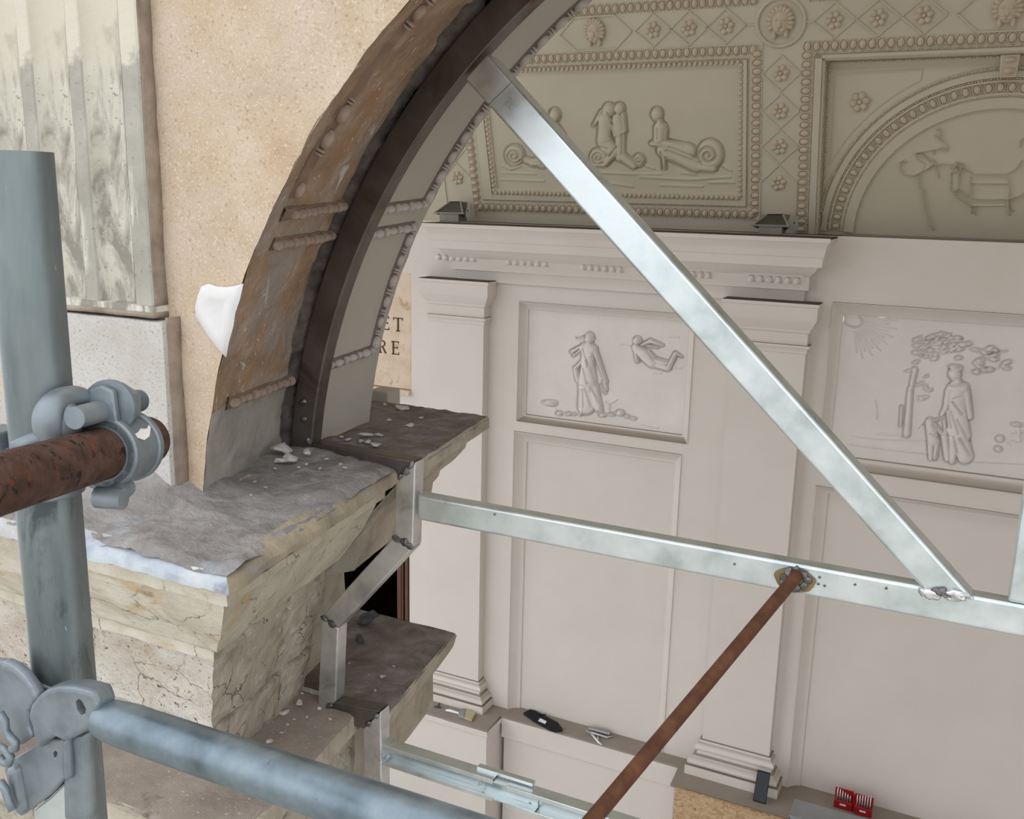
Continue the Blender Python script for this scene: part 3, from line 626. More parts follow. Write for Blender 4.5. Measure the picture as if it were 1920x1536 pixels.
# panel rectangles (outer edge on W, inner edge on PP)
p1o = (X_(970, 700, W), X_(1294, 760, W), Z_(968, 790, W), Z_(973, 565, W))
p1i = (X_(990, 680, PP), X_(1282, 760, PP), Z_(985, 776, PP), Z_(997, 581, PP))
l1o = (X_(958, 1024, W), X_(1268, 1024, W), ZSH, Z_(965, 808, W))
l1i = (X_(985, 1024, PP), X_(1254, 1024, PP), ZSH, Z_(990, 829, PP))
p2o = (X_(1556, 620, W), .66, Z_(1623, 888, W), Z_(1560, 566, W))
p2i = (X_(1575, 660, PP), .62, Z_(1595, 856, PP), Z_(1583, 590, PP))
l2o = (X_(1518, 1024, W), .66, ZSH, p2o[2]-.10)
l2i = (X_(1545, 1024, PP), .62, ZSH, Z_(1690, 945, PP))
XD = X_(767, 1100, W)                     # right edge of the doorway
txt = (-3.75, X_(771, 600, W), Z_(745, 737, W), Z_(760, 512, W))
XB0, XB1 = -4.6, 3.2
door_top = Z_(745, 760, W)-.32
mb = rect_with_holes(XB0, XB1, -4.4, -.172, W, [p1o, l1o, p2o, l2o, (-4.35, XD, -4.4, door_top), (txt[0], txt[1], txt[2], txt[3])])
wall_back = struct(obj('wall_back', mb, 'wall'), 'warm white plaster back wall of the loggia')
def recess(nm, o, i, closed_bottom=True, ridge=True):
    mb = MB()
    def ringc(r, Y): return [np.array([r[0], Y, r[2]]), np.array([r[1], Y, r[2]]), np.array([r[1], Y, r[3]]), np.array([r[0], Y, r[3]])]
    t = [0, .03, .08, .11]+list(np.linspace(.14, .90, 9))+[.93, 1.0]; dp = [0, -.007, -.007, 0]+[.004+(.040)*math.sin(math.pi/2*k/8) for k in range(9)]+[.044, PP-W]
    rings = []
    for tt, dd in zip(t, dp):
        r = [o[k]*(1-tt)+i[k]*tt for k in range(4)]; rings.append(ringc(r, W+dd))
    for A, B in zip(rings[:-1], rings[1:]):
        for k in range(4):
            if k == 0 and not closed_bottom: continue
            k2 = (k+1) % 4; mb.add([A[k], A[k2], B[k2], B[k]], [(0, 1, 2, 3)])
    return obj(nm, mb, 'wall', wall_back, auto=28)
recess('panel_moulding', p1o, p1i); recess('panel_moulding', l1o, l1i, False); recess('panel_moulding', p2o, p2i); recess('panel_moulding', l2o, l2i, False)
for r in (l1i, l2i):
    mb = MB(); mb.add([(r[0], PP, r[2]), (r[1], PP, r[2]), (r[1], PP, r[3]), (r[0], PP, r[3])], [(0, 1, 2, 3)]); obj('panel_field', mb, 'wall', wall_back)

# ------------------------------------------------------------------ relief fields: heights in metres over a flat field, drawn in picture coordinates
def seg_dist(X, Y, x0, y0, x1, y1):
    dx, dy = x1-x0, y1-y0; L2 = dx*dx+dy*dy+1e-9; t = np.clip(((X-x0)*dx+(Y-y0)*dy)/L2, 0, 1); return np.hypot(X-x0-t*dx, Y-y0-t*dy), t
def relief_height(X, Y, shapes, moat=.005, mw=3.0):
    H = np.zeros_like(X); SD = np.full_like(X, 1e3)
    for s in shapes:
        if s[0] == 'c':
            _, x0, y0, r0, x1, y1, r1, h = s; d, t = seg_dist(X, Y, x0, y0, x1, y1); r = r0+(r1-r0)*t
            H = np.maximum(H, h*np.sqrt(np.clip(1-(d/r)**2, 0, 1))); SD = np.minimum(SD, d-r)
        elif s[0] == 'e':
            _, cx, cy, rx, ry, an, h = s; ca, sa = math.cos(an), math.sin(an); u = (X-cx)*ca+(Y-cy)*sa; v = -(X-cx)*sa+(Y-cy)*ca
            q = np.hypot(u/rx, v/ry); H = np.maximum(H, h*np.sqrt(np.clip(1-q*q, 0, 1))); SD = np.minimum(SD, (q-1)*min(rx, ry))
    if moat: H -= moat*np.exp(-((SD)/mw)**2)
    for s in shapes:
        if s[0] in 'gr':
            _, pts, wd, h = s; D = np.full_like(X, 1e3)
            for (x0, y0), (x1, y1) in zip(pts[:-1], pts[1:]): D = np.minimum(D, seg_dist(X, Y, x0, y0, x1, y1)[0])
            H += (h if s[0] == 'r' else -h)*np.exp(-(D/wd)**2)
    return H
def S(shapes, ox, oy, k):     # zoomed-crop coordinates -> picture coordinates
    out = []
    for s in shapes:
        if s[0] == 'c': out.append(('c', ox+s[1]/k, oy+s[2]/k, s[3]/k, ox+s[4]/k, oy+s[5]/k, s[6]/k, s[7]))
        elif s[0] == 'e': out.append(('e', ox+s[1]/k, oy+s[2]/k, s[3]/k, s[4]/k, s[5], s[6]))
        else: out.append((s[0], [(ox+x/k, oy+y/k) for x, y in s[1]], s[2]/k, s[3]))
    return out
def relief_obj(nm, G, nrm, shapes, mat, depth=.02, moat=.005, mw=3.0, parent=None, mask=None, k_=1.35):
    x, y = pr(G.reshape(-1, 3)); H = relief_height(np.asarray(x), np.asarray(y), shapes, moat, mw).reshape(G.shape[:2])
    H = H*k_+.0012*fbm(G, 9, 3, 3)
    G2 = G+H[..., None]*nrm; mb = MB()
    a, b = G.shape[:2]; fc = []
    for i in range(a-1):
        for j in range(b-1):
            if mask is None or mask[i, j]: fc.append((i*b+j, i*b+j+1, (i+1)*b+j+1, (i+1)*b+j))
    mb.add(G2.reshape(-1, 3), fc)
    return obj(nm, mb, mat, parent, smooth=True, recalc=False)
def wall_grid(r, Y, nx, nz): return np.array([[(x, Y, z) for z in np.linspace(r[2], r[3], nz)] for x in np.linspace(r[0], r[1], nx)])
def facing(o):     # turn faces toward the viewer
    o.data.flip_normals() if o.data.polygons[0].normal.y > 0 else None
    return o
h1, h2 = .026, .018
fig1 = S([('e', 745, 430, 44, 55, .2, h1), ('c', 745, 480, 22, 735, 540, 26, h2), ('c', 690, 520, 40, 780, 540, 44, h1), ('c', 735, 540, 72, 730, 690, 66, h1), ('c', 730, 690, 66, 725, 880, 92, h1),
    ('c', 720, 880, 80, 715, 1080, 88, h2), ('c', 780, 900, 50, 830, 1100, 40, h2), ('c', 800, 560, 24, 845, 680, 20, h2), ('c', 845, 680, 20, 905, 850, 15, h2), ('c', 690, 640, 22, 612, 720, 20, h2), ('c', 612, 720, 24, 640, 830, 30, h2),
    ('c', 680, 505, 18, 575, 560, 20, .007), ('c', 660, 540, 18, 590, 600, 14, .006), ('r', [(740, 385), (690, 395), (650, 415), (605, 412)], 7, .008), ('r', [(720, 405), (680, 420), (650, 440), (610, 438)], 6, .007), ('r', [(715, 430), (690, 450), (670, 462), (645, 462)], 5, .005), ('c', 690, 1100, 22, 660, 1165, 16, h2), ('c', 840, 1090, 18, 860, 1130, 14, h2),
    ('e', 765, 585, 34, 34, 0, h1+.006), ('c', 890, 850, 22, 905, 930, 14, .010), ('c', 850, 890, 14, 900, 960, 12, .008),
    ('g', [(700, 530), (730, 620), (745, 700)], 7, .010), ('g', [(670, 620), (700, 560)], 7, .008), ('g', [(700, 720), (740, 860)], 8, .010), ('g', [(770, 700), (810, 870)], 8, .010), ('g', [(730, 640), (760, 690)], 7, .010),
    ('g', [(640, 880), (820, 885)], 6, .008), ('g', [(715, 910), (770, 1085)], 9, .010), ('g', [(770, 900), (850, 1040)], 9, .012), ('g', [(690, 920), (700, 1090)], 7, .008), ('g', [(655, 920), (650, 1090)], 7, .008),
    ('g', [(705, 420), (760, 400), (790, 430)], 7, .008), ('g', [(620, 430), (700, 405)], 5, .006), ('g', [(570, 540), (650, 495)], 6, .006), ('g', [(590, 580), (650, 530)], 6, .006), ('g', [(735, 850), (790, 870)], 6, .006),
    # flying winged child
    ('e', 1205, 455, 40, 42, 0, h1), ('c', 1195, 520, 40, 1280, 590, 62, h1), ('c', 1280, 590, 62, 1350, 660, 56, h1), ('c', 1350, 660, 50, 1500, 720, 28, h2), ('c', 1350, 640, 36, 1490, 670, 24, h2), ('c', 1510, 700, 24, 1570, 580, 22, h2),
    ('c', 1570, 575, 16, 1630, 610, 9, .012), ('c', 1190, 540, 24, 1205, 650, 20, h2), ('c', 1240, 500, 16, 1330, 460, 22, .014), ('c', 1330, 460, 24, 1450, 500, 10, .014), ('c', 1300, 500, 18, 1410, 520, 10, .010),
    ('r', [(1035, 487), (1160, 502)], 6, .006), ('g', [(1230, 500), (1300, 540), (1370, 640)], 7, .010), ('g', [(1380, 620), (1500, 660)], 6, .008), ('g', [(1260, 490), (1330, 490), (1400, 530)], 5, .006),
    # ground: basket, stones and sprigs
    ('e', 370, 1055, 66, 26, .1, .016), ('g', [(310, 1045), (430, 1065)], 6, .010), ('g', [(330, 1070), (400, 1080)], 6, .008), ('e', 455, 1155, 30, 22, 0, .014), ('e', 545, 1160, 26, 18, 0, .012), ('e', 600, 1165, 20, 14, 0, .010), ('e', 870, 1170, 34, 20, 0, .014), ('e', 1040, 1150, 40, 28, .2, .016), ('e', 1105, 1185, 26, 16, .2, .012), ('e', 1170, 1205, 26, 14, .1, .010), ('e', 960, 1165, 30, 16, 0, .010),
    ('r', [(935, 1140), (935, 1060), (900, 1040)], 7, .008), ('r', [(940, 1060), (1010, 1020)], 6, .007), ('r', [(430, 1120), (420, 1090)], 6, .006), ('r', [(1500, 415), (1600, 422)], 8, .005), ('r', [(1570, 720), (1630, 715)], 9, .005), ('r', [(1350, 768), (1430, 765)], 8, .004), ('r', [(1240, 1250), (1400, 1290)], 9, .004)], 960, 550, 5.12)
r1 = tag(facing(relief_obj('relief_panel', wall_grid(p1i, PP, 380, 300), np.array([0, -1., 0]), fig1, 'relief', moat=.012, mw=1.7)), 'white stucco relief of a walking woman with basket and a flying winged child', 'relief')
fig2 = [('e', 965, 575, 52, 60, 0, h1), ('c', 985, 620, 30, 990, 670, 34, h2), ('c', 940, 690, 40, 1040, 690, 44, h1), ('c', 985, 700, 74, 990, 900, 80, h1), ('c', 985, 900, 84, 1000, 1080, 96, h1), ('c', 990, 1080, 84, 1050, 1250, 70, h2),
    ('c', 920, 720, 34, 895, 850, 26, h2), ('c', 895, 850, 24, 860, 910, 18, h2), ('c', 1060, 720, 32, 1090, 930, 24, h2), ('c', 960, 1100, 50, 945, 1290, 30, h2), ('e', 975, 525, 54, 24, .1, h1+.004), ('c', 905, 880, 20, 930, 1000, 20, .012),
    # children
    ('e', 765, 975, 38, 40, 0, h1), ('c', 770, 1010, 44, 790, 1120, 50, h1), ('c', 770, 1120, 32, 770, 1270, 22, h2), ('c', 820, 1120, 26, 800, 1270, 18, h2), ('c', 800, 1000, 20, 850, 1060, 18, h2), ('e', 930, 1040, 40, 34, .2, h2), ('c', 880, 1080, 34, 905, 1270, 30, h2), ('c', 880, 960, 16, 890, 1060, 16, .012), ('c', 830, 950, 10, 720, 990, 8, .008), ('r', [(665, 1020), (690, 980), (720, 990)], 7, .007),
    ('g', [(925, 540), (1010, 520)], 8, .012), ('g', [(930, 660), (1040, 660)], 9, .012), ('g', [(950, 800), (1030, 900)], 9, .012), ('g', [(960, 770), (1030, 750)], 7, .008), ('g', [(940, 880), (1000, 1060)], 9, .010), ('g', [(990, 950), (1090, 1130)], 9, .010), ('g', [(920, 900), (940, 1010)], 8, .010), ('g', [(960, 1090), (990, 1220)], 9, .010), ('g', [(1010, 1100), (1095, 1250)], 9, .012), ('g', [(790, 990), (850, 1060)], 9, .012), ('g', [(770, 1060), (830, 1090)], 7, .008), ('g', [(870, 1075), (930, 1080)], 7, .010),
    # tree, foliage, trunk, horizon
    ('c', 600, 700, 22, 570, 1070, 30, .010), ('c', 530, 850, 14, 520, 1000, 12, .010), ('c', 640, 540, 22, 605, 700, 18, .009),
    ('r', [(305, 800), (320, 860), (322, 940)], 9, .007), ('r', [(130, 1080), (300, 1105), (740, 1120)], 10, .005), ('r', [(110, 1150), (400, 1190), (740, 1225)], 12, .006), ('r', [(1100, 1290), (1300, 1300), (1536, 1310)], 10, .005), ('r', [(330, 1060), (520, 1080)], 14, .006),
    ('e', 1340, 1110, 34, 28, 0, .010), ('e', 1325, 1195, 30, 22, .3, .010), ('r', [(1390, 1140), (1420, 1160)], 8, .006), ('r', [(1500, 1130), (1495, 1010)], 8, .008), ('e', 1478, 995, 40, 16, .1, .010), ('r', [(1430, 1060), (1460, 1050), (1490, 1080)], 7, .006), ('r', [(1430, 1120), (1490, 1130)], 7, .006), ('r', [(1500, 1060), (1530, 1050)], 7, .006), ('e', 130, 140, 78, 50, .2, .002)]
rr = random.Random(4)
for k in range(46):        # leaf clumps along the crown
    t = k/45; ax_ = 650+430*t; ay = 480-230*math.sin(math.pi*min(1, t*1.05))**.7 if t < .85 else 330
    cx, cy = (rr.uniform(640, 1040), rr.uniform(260, 460)) if k % 3 else (ax_, ay)
    fig2.append(('e', cx, cy, rr.uniform(22, 40), rr.uniform(12, 18), rr.uniform(-.6, .1), rr.uniform(.006, .014)))
for k in range(20): fig2.append(('e', rr.uniform(1130, 1400), rr.uniform(350, 560), rr.uniform(26, 46), rr.uniform(12, 20), rr.uniform(-.5, .3), rr.uniform(.008, .016)))
for k in range(14): fig2.append(('e', rr.uniform(580, 760), rr.uniform(500, 800), rr.uniform(14, 26), rr.uniform(7, 12), rr.uniform(-.6, .3), rr.uniform(.004, .008)))
fig2 += [('g', [(730, 300), (880, 280), (1030, 290)], 9, .010), ('g', [(1190, 460), (1290, 400), (1400, 390)], 11, .012), ('g', [(690, 440), (760, 380)], 8, .008), ('g', [(1220, 530), (1330, 540)], 8, .008)]
for k in range(15):
    an = math.radians(-8+k*6.6); c0, s0 = math.cos(an), math.sin(an); fig2.append(('r', [(130+100*c0, 140+90*s0), (130+(300+60*(k % 2))*c0, 140+(260+50*(k % 2))*s0)], 5, .005))
fig2 = S(fig2, 1570, 570, 4.389)
r2 = tag(facing(relief_obj('relief_panel', wall_grid(p2i, PP, 460, 270), np.array([0, -1., 0]), fig2, 'relief', moat=.010, mw=1.7)), 'white stucco relief of a draped woman leading two children under a tree with sunrays', 'relief')
for r in (r1, r2):
    n = r.data.polygons[0].normal

# ------------------------------------------------------------------ inscription slab and doorway
ins = thing('inscription_slab', 'travertine inscription slab with brown carved capital letters ET and RE', 'inscription', ((txt[0]+txt[1])/2, W, txt[2]))
mb = MB(); mb.box(txt[0], txt[1]-.004, W+.006, W+.03, txt[2]+.03, txt[3]); obj('stone_slab', mb, 'slab_text', ins, bevel=.003)
mb = MB(); mb.box(txt[0], txt[1], W-.03, W+.03, txt[2]-.005, txt[2]+.026); obj('slab_sill', mb, 'slab_text', ins, bevel=.004)
def letter(ch, x0, y0, x1, y1):
    a = onY(x0, y1, W); b = onY(x1, y0, W); X0, X1, Z0, Z1 = a[0], b[0], a[2], b[2]
    wd, ht = X1-X0, Z1-Z0; t = ht*.14; th = ht*.07; mb = MB(); Y0, Y1 = W+.004, W+.0075
    def R(u0, u1, v0, v1): mb.box(X0+u0, X0+u1, Y0, Y1, Z0+v0, Z0+v1)
    if ch == 'E':
        R(wd*.12, wd*.12+t, 0, ht); R(0, wd*.95, 0, th); R(0, wd*.92, ht-th, ht); R(wd*.12, wd*.78, ht*.48, ht*.48+th); R(wd*.87, wd*.95, 0, ht*.2); R(wd*.84, wd*.92, ht*.82, ht); R(wd*.72, wd*.78, ht*.42, ht*.60)
    elif ch == 'T':
        R(wd*.5-t/2, wd*.5+t/2, 0, ht); R(0, wd, ht-th, ht); R(wd*.3, wd*.7, 0, th); R(0, wd*.08, ht*.82, ht); R(wd*.92, wd, ht*.82, ht)
    elif ch == 'R':
        R(wd*.1, wd*.1+t, 0, ht); R(0, wd*.4, 0, th); R(0, wd*.5, ht-th, ht); R(wd*.1, wd*.5, ht*.46, ht*.46+th)
        c = np.array([X0+wd*.48, Y0, Z0+ht*.745]); ro, ri = ht*.255, ht*.17
        arc = [c+[ro*math.cos(s)*1.1, 0, ro*math.sin(s)] for s in np.linspace(-math.pi/2, math.pi/2, 10)]+[c+[ri*math.cos(s)*.9, 0, ri*math.sin(s)] for s in np.linspace(math.pi/2, -math.pi/2, 10)]
        mb.prism(arc, (0, Y1-Y0, 0)); mb.prism([np.array([X0+wd*.42, Y0, Z0+ht*.48]), np.array([X0+wd*.62, Y0, Z0+ht*.48]), np.array([X0+wd, Y0, Z0]), np.array([X0+wd*.78, Y0, Z0])], (0, Y1-Y0, 0))
    obj('letter', mb, 'letter', ins)
letter('E', 715.5, 594, 729.5, 618); letter('T', 736.5, 597, 754.5, 621); letter('R', 709, 639, 724, 661.5); letter('E', 733.5, 641, 748, 664.5)
mb = MB(); xr0, xr1, yr, zr = -6.6, XD+.6, W+4.2, door_top+.9      # unlit room behind the doorway
mb.add([(xr0, yr, -4.4), (xr1, yr, -4.4), (xr1, yr, zr), (xr0, yr, zr)], [(0, 1, 2, 3)])
for xx in (xr0, xr1): mb.add([(xx, W+.22, -4.4), (xx, yr, -4.4), (xx, yr, zr), (xx, W+.22, zr)], [(0, 1, 2, 3)])
for zz_ in (-4.4, zr): mb.add([(xr0, W+.22, zz_), (xr1, W+.22, zz_), (xr1, yr, zz_), (xr0, yr, zz_)], [(0, 1, 2, 3)])
F_ = rect_with_holes(xr0, xr1, -4.4, zr, W+.22, [(-4.35, XD+.003, -4.4, door_top+.02)]); mb.add(F_.v, F_.f)
d1 = struct(obj('door_1', mb, 'wood'), 'open doorway in the back wall to a dark wood-lined room')
mb = MB(); mb.box(XD-.034, XD-.010, W+.004, W+.10, -4.4, door_top); mb.box(XD-.048, XD-.034, W+.020, W+.10, -4.4, door_top); obj('door_jamb', mb, 'wood', d1, bevel=.004)
mb = MB(); mb.box(XD-.100, XD-.052, W+.010, W+.06, -4.4, door_top); mb.box(XD-.090, XD-.066, W+.004, W+.012, -4.4, door_top); obj('door_frame', mb, 'wood', d1, bevel=.003)
mb = MB(); mb.box(-4.35, XD, W+.02, W+.22, door_top, door_top+.02); obj('door_head', mb, 'wood', d1)
mb = MB(); mb.box(XD, XD+.003, W, W+.22, -4.4, door_top); mb.box(-4.353, -4.35, W, W+.22, -4.4, door_top); obj('door_reveal', mb, 'wall', d1)

# ------------------------------------------------------------------ interior pilasters
def stepped(prof, x0, x1, yw, label=None):     # prof: (projection beyond shaft, z) swept over three sides of a pilaster of half-depth yw
    mb = MB(); rows = []
    for d, z in prof: rows.append([(x0-d, W+.01, z), (x0-d, FP-d, z), (x1+d, FP-d, z), (x1+d, W+.01, z)])
    G = np.array(rows); mb.grid(G); return mb
def pilaster(xl_, xr_, zcap, zneck, zast, zbase, label):
    t = thing('wall_pilaster', label, 'pilaster', ((xl_+xr_)/2, W, ZSH))
    mb = MB(); mb.box(xl_, xr_, FP, W+.01, zbase-.002, zast+.004); obj('shaft', mb, 'wall', t)
    h = zcap-zneck
    prof = [(-.02, zcap), (.052, zcap), (.052, zcap-.10*h), (.046, zcap-.12*h), (.046, zcap-.52*h), (.040, zcap-.60*h), (.024, zcap-.80*h), (.014, zcap-.88*h), (.014, zcap-.94*h), (.004, zneck), (.004, zast+.012), (.016, zast+.010), (.020, zast+.002), (.016, zast-.006), (.006, zast-.008), (.006, zast-.03), (.0, zast-.034)]
    obj('capital', stepped(prof, xl_, xr_, 0), 'wall', t, auto=30)
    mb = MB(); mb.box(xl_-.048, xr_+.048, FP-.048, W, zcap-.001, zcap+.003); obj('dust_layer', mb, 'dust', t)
    hb = zbase-ZSH
    prof = [(-.002, zbase), (.012, zbase-.01*hb), (.012, zbase-.08*hb), (.018, zbase-.10*hb), (.030, zbase-.17*hb), (.034, zbase-.24*hb), (.028, zbase-.31*hb), (.018, zbase-.34*hb), (.022, zbase-.42*hb), (.040, zbase-.46*hb), (.044, zbase-.50*hb), (.056, zbase-.54*hb), (.064, zbase-.62*hb), (.060, zbase-.69*hb), (.050, zbase-.71*hb), (.060, zbase-.72*hb), (.072, zbase-.725*hb), (.072, ZSH)]
    obj('base', stepped(prof, xl_, xr_, 0), 'wall', t, auto=30)
    return t
x1l, x1r = X_(805, 850, FP), X_(903, 850, FP)
x2l, x2r = X_(1352, 900, FP), X_(1489, 900, FP)
zcap = Z_(1400, 563, FP-.05); zneck = Z_(1440, 622, FP-.01); zast = Z_(1450, 648, FP-.01)
pilaster(x1l, x1r, zcap, zneck, zast, Z_(860, 1268, FP), 'white wall pilaster beside the inscription slab and doorway')
pilaster(x2l, x2r, zcap, zneck, zast, Z_(1318, 1385, FP), 'white wall pilaster with a phone leaning against its base')

# ------------------------------------------------------------------ dado with shelf (trim)
YB, YPD = 4.89, 4.70
xa0, xa1 = X_(797, 1337, YPD)-.12, onZ(913, 1371, ZSH)[0]
xb0, xb1 = onZ(1258, 1469, ZSH)[0], onZ(1480, 1532, ZSH)[0]
outline = [(XD, W), (XD, YPD), (xa1, YPD), (xa1-.01, YB), (xb0-.01, YB), (xb0, YPD), (xb1, YPD), (xb1+.01, YB), (.75, YB), (.75, W+.06), (XD, W+.06)]
mb = MB(); mb.prism([np.array([x, y, ZSH-.012]) for x, y in outline], (0, 0, .012)); trim2 = struct(obj('trim_2', mb, 'shelf'), 'grey-brown dado shelf along the back wall')
def dado(x0, x1, yf, nm, rail):
    mb = MB(); mb.box(x0, x1, yf, W+.05, ZSH-rail, ZSH-.0125); mb.box(x0+.012, x1-.012, yf+.014, W+.05, -4.4, ZSH-rail); obj(nm, mb, 'wall', trim2, bevel=.003)
dado(XD, xa1, YPD, 'pedestal_left', .05); dado(xa1, xb0, YB, 'dado_face', .145); dado(xb0, xb1, YPD, 'pedestal_right', .02); dado(xb1, .75, YB, 'dado_face', .145)
mb = MB(); mb.box(xa1-.30, xa1, YPD-.004, YPD+.01, ZSH-.030, ZSH-.012); obj('shelf_nosing', mb, 'wall', trim2, bevel=.002)

# ------------------------------------------------------------------ entablature (trim_1)
YC = 4.76
zk = [Z_(1300, 438, YC), Z_(1300, 446, YC), Z_(1300, 458, YC+.03), Z_(1300, 472, YC+.05), Z_(1300, 490, YC+.07), Z_(1300, 498, YC+.10), Z_(1300, 506, YC+.10), Z_(1300, 523, YC+.115), Z_(1300, 552, YC+.12)]
cL, cR = X_(790, 412, YC), X_(1557, 450, YC)
prof = [(.0, zk[0]+.002, .5), (.0, zk[0], 0), (.0, zk[1], 0), (.014, zk[1]-.002, 0), (.034, zk[2], 0), (.036, zk[2]-.008, 0), (.046, zk[3], 0), (.052, zk[3]-.004, 0), (.060, zk[4], 0), (.098, zk[4]-.002, 0), (.120, zk[5], 0), (.160, zk[6]-.004, 0), (.172, zk[6]-.012, 0), (.172, zk[7]-.03, 0), (.205, zk[7]-.034, 0), (.212, zcap-.01, 0)]
mb = MB(); rows = []
for d, z, back in prof:
    y = YC+d if not back else YC+.9; xx0 = cL+d*.55; xx1 = cR-d*.62
    rows.append([(xx0, max(y, W+.02), z), (xx0, y, z), (xx1, y, z), (xx1, max(y, W+.02), z)])
mb.grid(np.array(rows)); trim1 = struct(obj('trim_1', mb, 'wall', auto=25), 'white moulded entablature above the pilasters')
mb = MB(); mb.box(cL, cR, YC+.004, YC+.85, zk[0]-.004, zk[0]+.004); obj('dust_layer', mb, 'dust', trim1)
mb = MB(); mb.box(cR, .85, W+.004, W+.4, Z_(1700, 449, W)-.012, Z_(1700, 447, W)-.004); obj('wall_top_ledge', mb, 'wall', trim1)
gm = MB(); gm.tube([(0, 0, .5), (0, 0, -.5)], [.28, .5], 12); gut = shared(gm, 'relief', True, 'gutta')
for (xa, xb, yy0, yy1) in ((815, 893, 476, 491), (946, 1028, 485, 500), (1086, 1169, 495, 511), (1252, 1334, 505, 523), (1400, 1502, 515, 533)):
    a = onY(xa, yy0, YC+.168); b = onY(xb, yy1, YC+.168)
    for k in range(6):
        x = a[0]+(b[0]-a[0])*(k+.5)/6; wd = (b[0]-a[0])/6*.9; zm_ = (Z_((xa+xb)/2, (yy0+yy1)/2, YC+.168))
        place('gutta', gut, (x, YC+.173, zm_), np.eye(3), trim1, (wd, .035, .034))
    mb = MB(); mb.box(a[0]-.01, b[0]+.01, YC+.160, YC+.176, zm_+.018, zm_+.026); obj('regula', mb, 'wall', trim1)

# ================================================================== VAULT
LEAN = math.radians(16); VB = np.array([0, 5.2, -.17]); VU = np.array([0, -math.sin(LEAN), math.cos(LEAN)]); VN = np.array([0, -math.cos(LEAN), -math.sin(LEAN)]); EX = np.array([1., 0, 0])
def vp(u, v, h=0.): return VB+EX*u+VU*v+VN*h
def onV(x, y, h=0.):
    r = ray(x, y); b = VB+VN*h; t = (b@VN)/(r@VN); P = r*t; return P[0], (P-b)@VU
LW = .80                                  # half width of the lunette recess
U0, U1 = -4.6, 3.2
vt = .86                                  # top of the lunette recess
mb = MB()
def vquad(u0, u1, v0, v1, h=0.): mb.add([vp(u0, v0, h), vp(u1, v0, h), vp(u1, v1, h), vp(u0, v1, h)], [(0, 1, 2, 3)])
UC = -.027
RI_ = (-2.648, -1.232, .195, .842)
for (a_, b_, c_, d_) in ((U0, RI_[0], -.05, vt), (RI_[1], UC-LW, -.05, vt), (RI_[0], RI_[1], -.05, RI_[2]), (RI_[0], RI_[1], RI_[3], vt)): vquad(a_, b_, c_, d_)
vquad(UC+LW, U1, -.05, vt); vquad(U0, U1, vt, 1.45)
top = vp(0, 1.45); prev = top; ang = LEAN
for k in range(10):
    ang += math.radians(7.0); nx = prev+.38*np.array([0, -math.sin(ang), math.cos(ang)])
    if nx[1] < YI: nx[1] = YI
    mb.add([(U0, prev[1], prev[2]), (U1, prev[1], prev[2]), (U1, nx[1], nx[2]), (U0, nx[1], nx[2])], [(0, 1, 2, 3)]); prev = nx
mb.add([(U0, prev[1], prev[2]), (U1, prev[1], prev[2]), (U1, YI-.02, prev[2]), (U0, YI-.02, prev[2])], [(0, 1, 2, 3)])
ceil = struct(obj('ceiling', mb, 'vault'), 'cream stucco vault with moulded frames and rosettes')
RD = -.05                                 # depth of the lunette recess
def strip_box(u0, u1, v0, v1, h0, h1, nm='fillet', mat='vault', parent=None, bevel=0):
    mb = MB(); mb.prism([vp(u0, v0, h0), vp(u1, v0, h0), vp(u1, v1, h0), vp(u0, v1, h0)], VN*(h1-h0)); return obj(nm, mb, mat, parent or ceil, bevel=bevel)
# recess sides and back
strip_box(UC-LW-.001, UC-LW+.012, -.05, vt, RD, 0, 'recess_side'); strip_box(UC+LW-.012, UC+LW, -.05, vt, RD, 0, 'recess_side'); strip_box(UC-LW, UC+LW, vt-.012, vt, RD, 0, 'recess_head')
strip_box(UC-LW-.02, UC+LW+.02, -.05, vt+.02, RD-.02, RD, 'recess_back')

# egg ornament shared meshes (local x along the run, y across, z out)
em = MB(); em.ell((0, 0, 0), (.0155, .021, .012), nu=12, nv=8); em.tube([(.0205*math.cos(t), .026*math.sin(t), .001) for t in np.linspace(.35, 2*math.pi-.35+.0, 14)-math.pi/2], .0028, 6)
egg = shared(em, 'vault_orn', True, 'egg')
em = MB(); em.ell((0, 0, 0), (.0105, .0135, .0095), nu=10, nv=6); egg_s = shared(em, 'vault_orn', True, 'small_egg')
vert = thing  # alias kept short
def run(u0, v0, u1, v1, step, me, nm, parent, h=.002, flip=False, sc=1.):
    L = math.hypot(u1-u0, v1-v0); n = max(1, round(L/step)); tx = (EX*(u1-u0)+VU*(v1-v0))/L; ty = np.cross(VN, tx)
    if flip: ty = -ty; tx = -tx
    for k in range(n):
        t = (k+.5)/n; place(nm, me, vp(u0+(u1-u0)*t, v0+(v1-v0)*t, h), (tx, ty, VN), parent, (sc*L/n/step, sc, sc))
def bead_run(pts, step, r, parent, h=.001, nm='bead_row'):
    mb = MB()
    P = np.array([vp(u, v, h) for u, v in pts]); seg = np.linalg.norm(np.diff(P, axis=0), axis=1); cum = np.r_[0, np.cumsum(seg)]; n = max(2, int(cum[-1]/step))
    for k in range(n):
        s = (k+.5)*cum[-1]/n; i = min(max(np.searchsorted(cum, s)-1, 0), len(seg)-1); t = (s-cum[i])/seg[i]; tx = (P[i+1]-P[i])/seg[i]; ln = r*1.7 if k % 3 else r*.6
        mb.ell(P[i]*(1-t)+P[i+1]*t, (ln, r, r), ax=np.array([tx, np.cross(VN, tx), VN]), nu=6, nv=4)
    o = obj(nm, mb, 'vault_orn', parent, smooth=True); o['kind'] = 'stuff'; return o
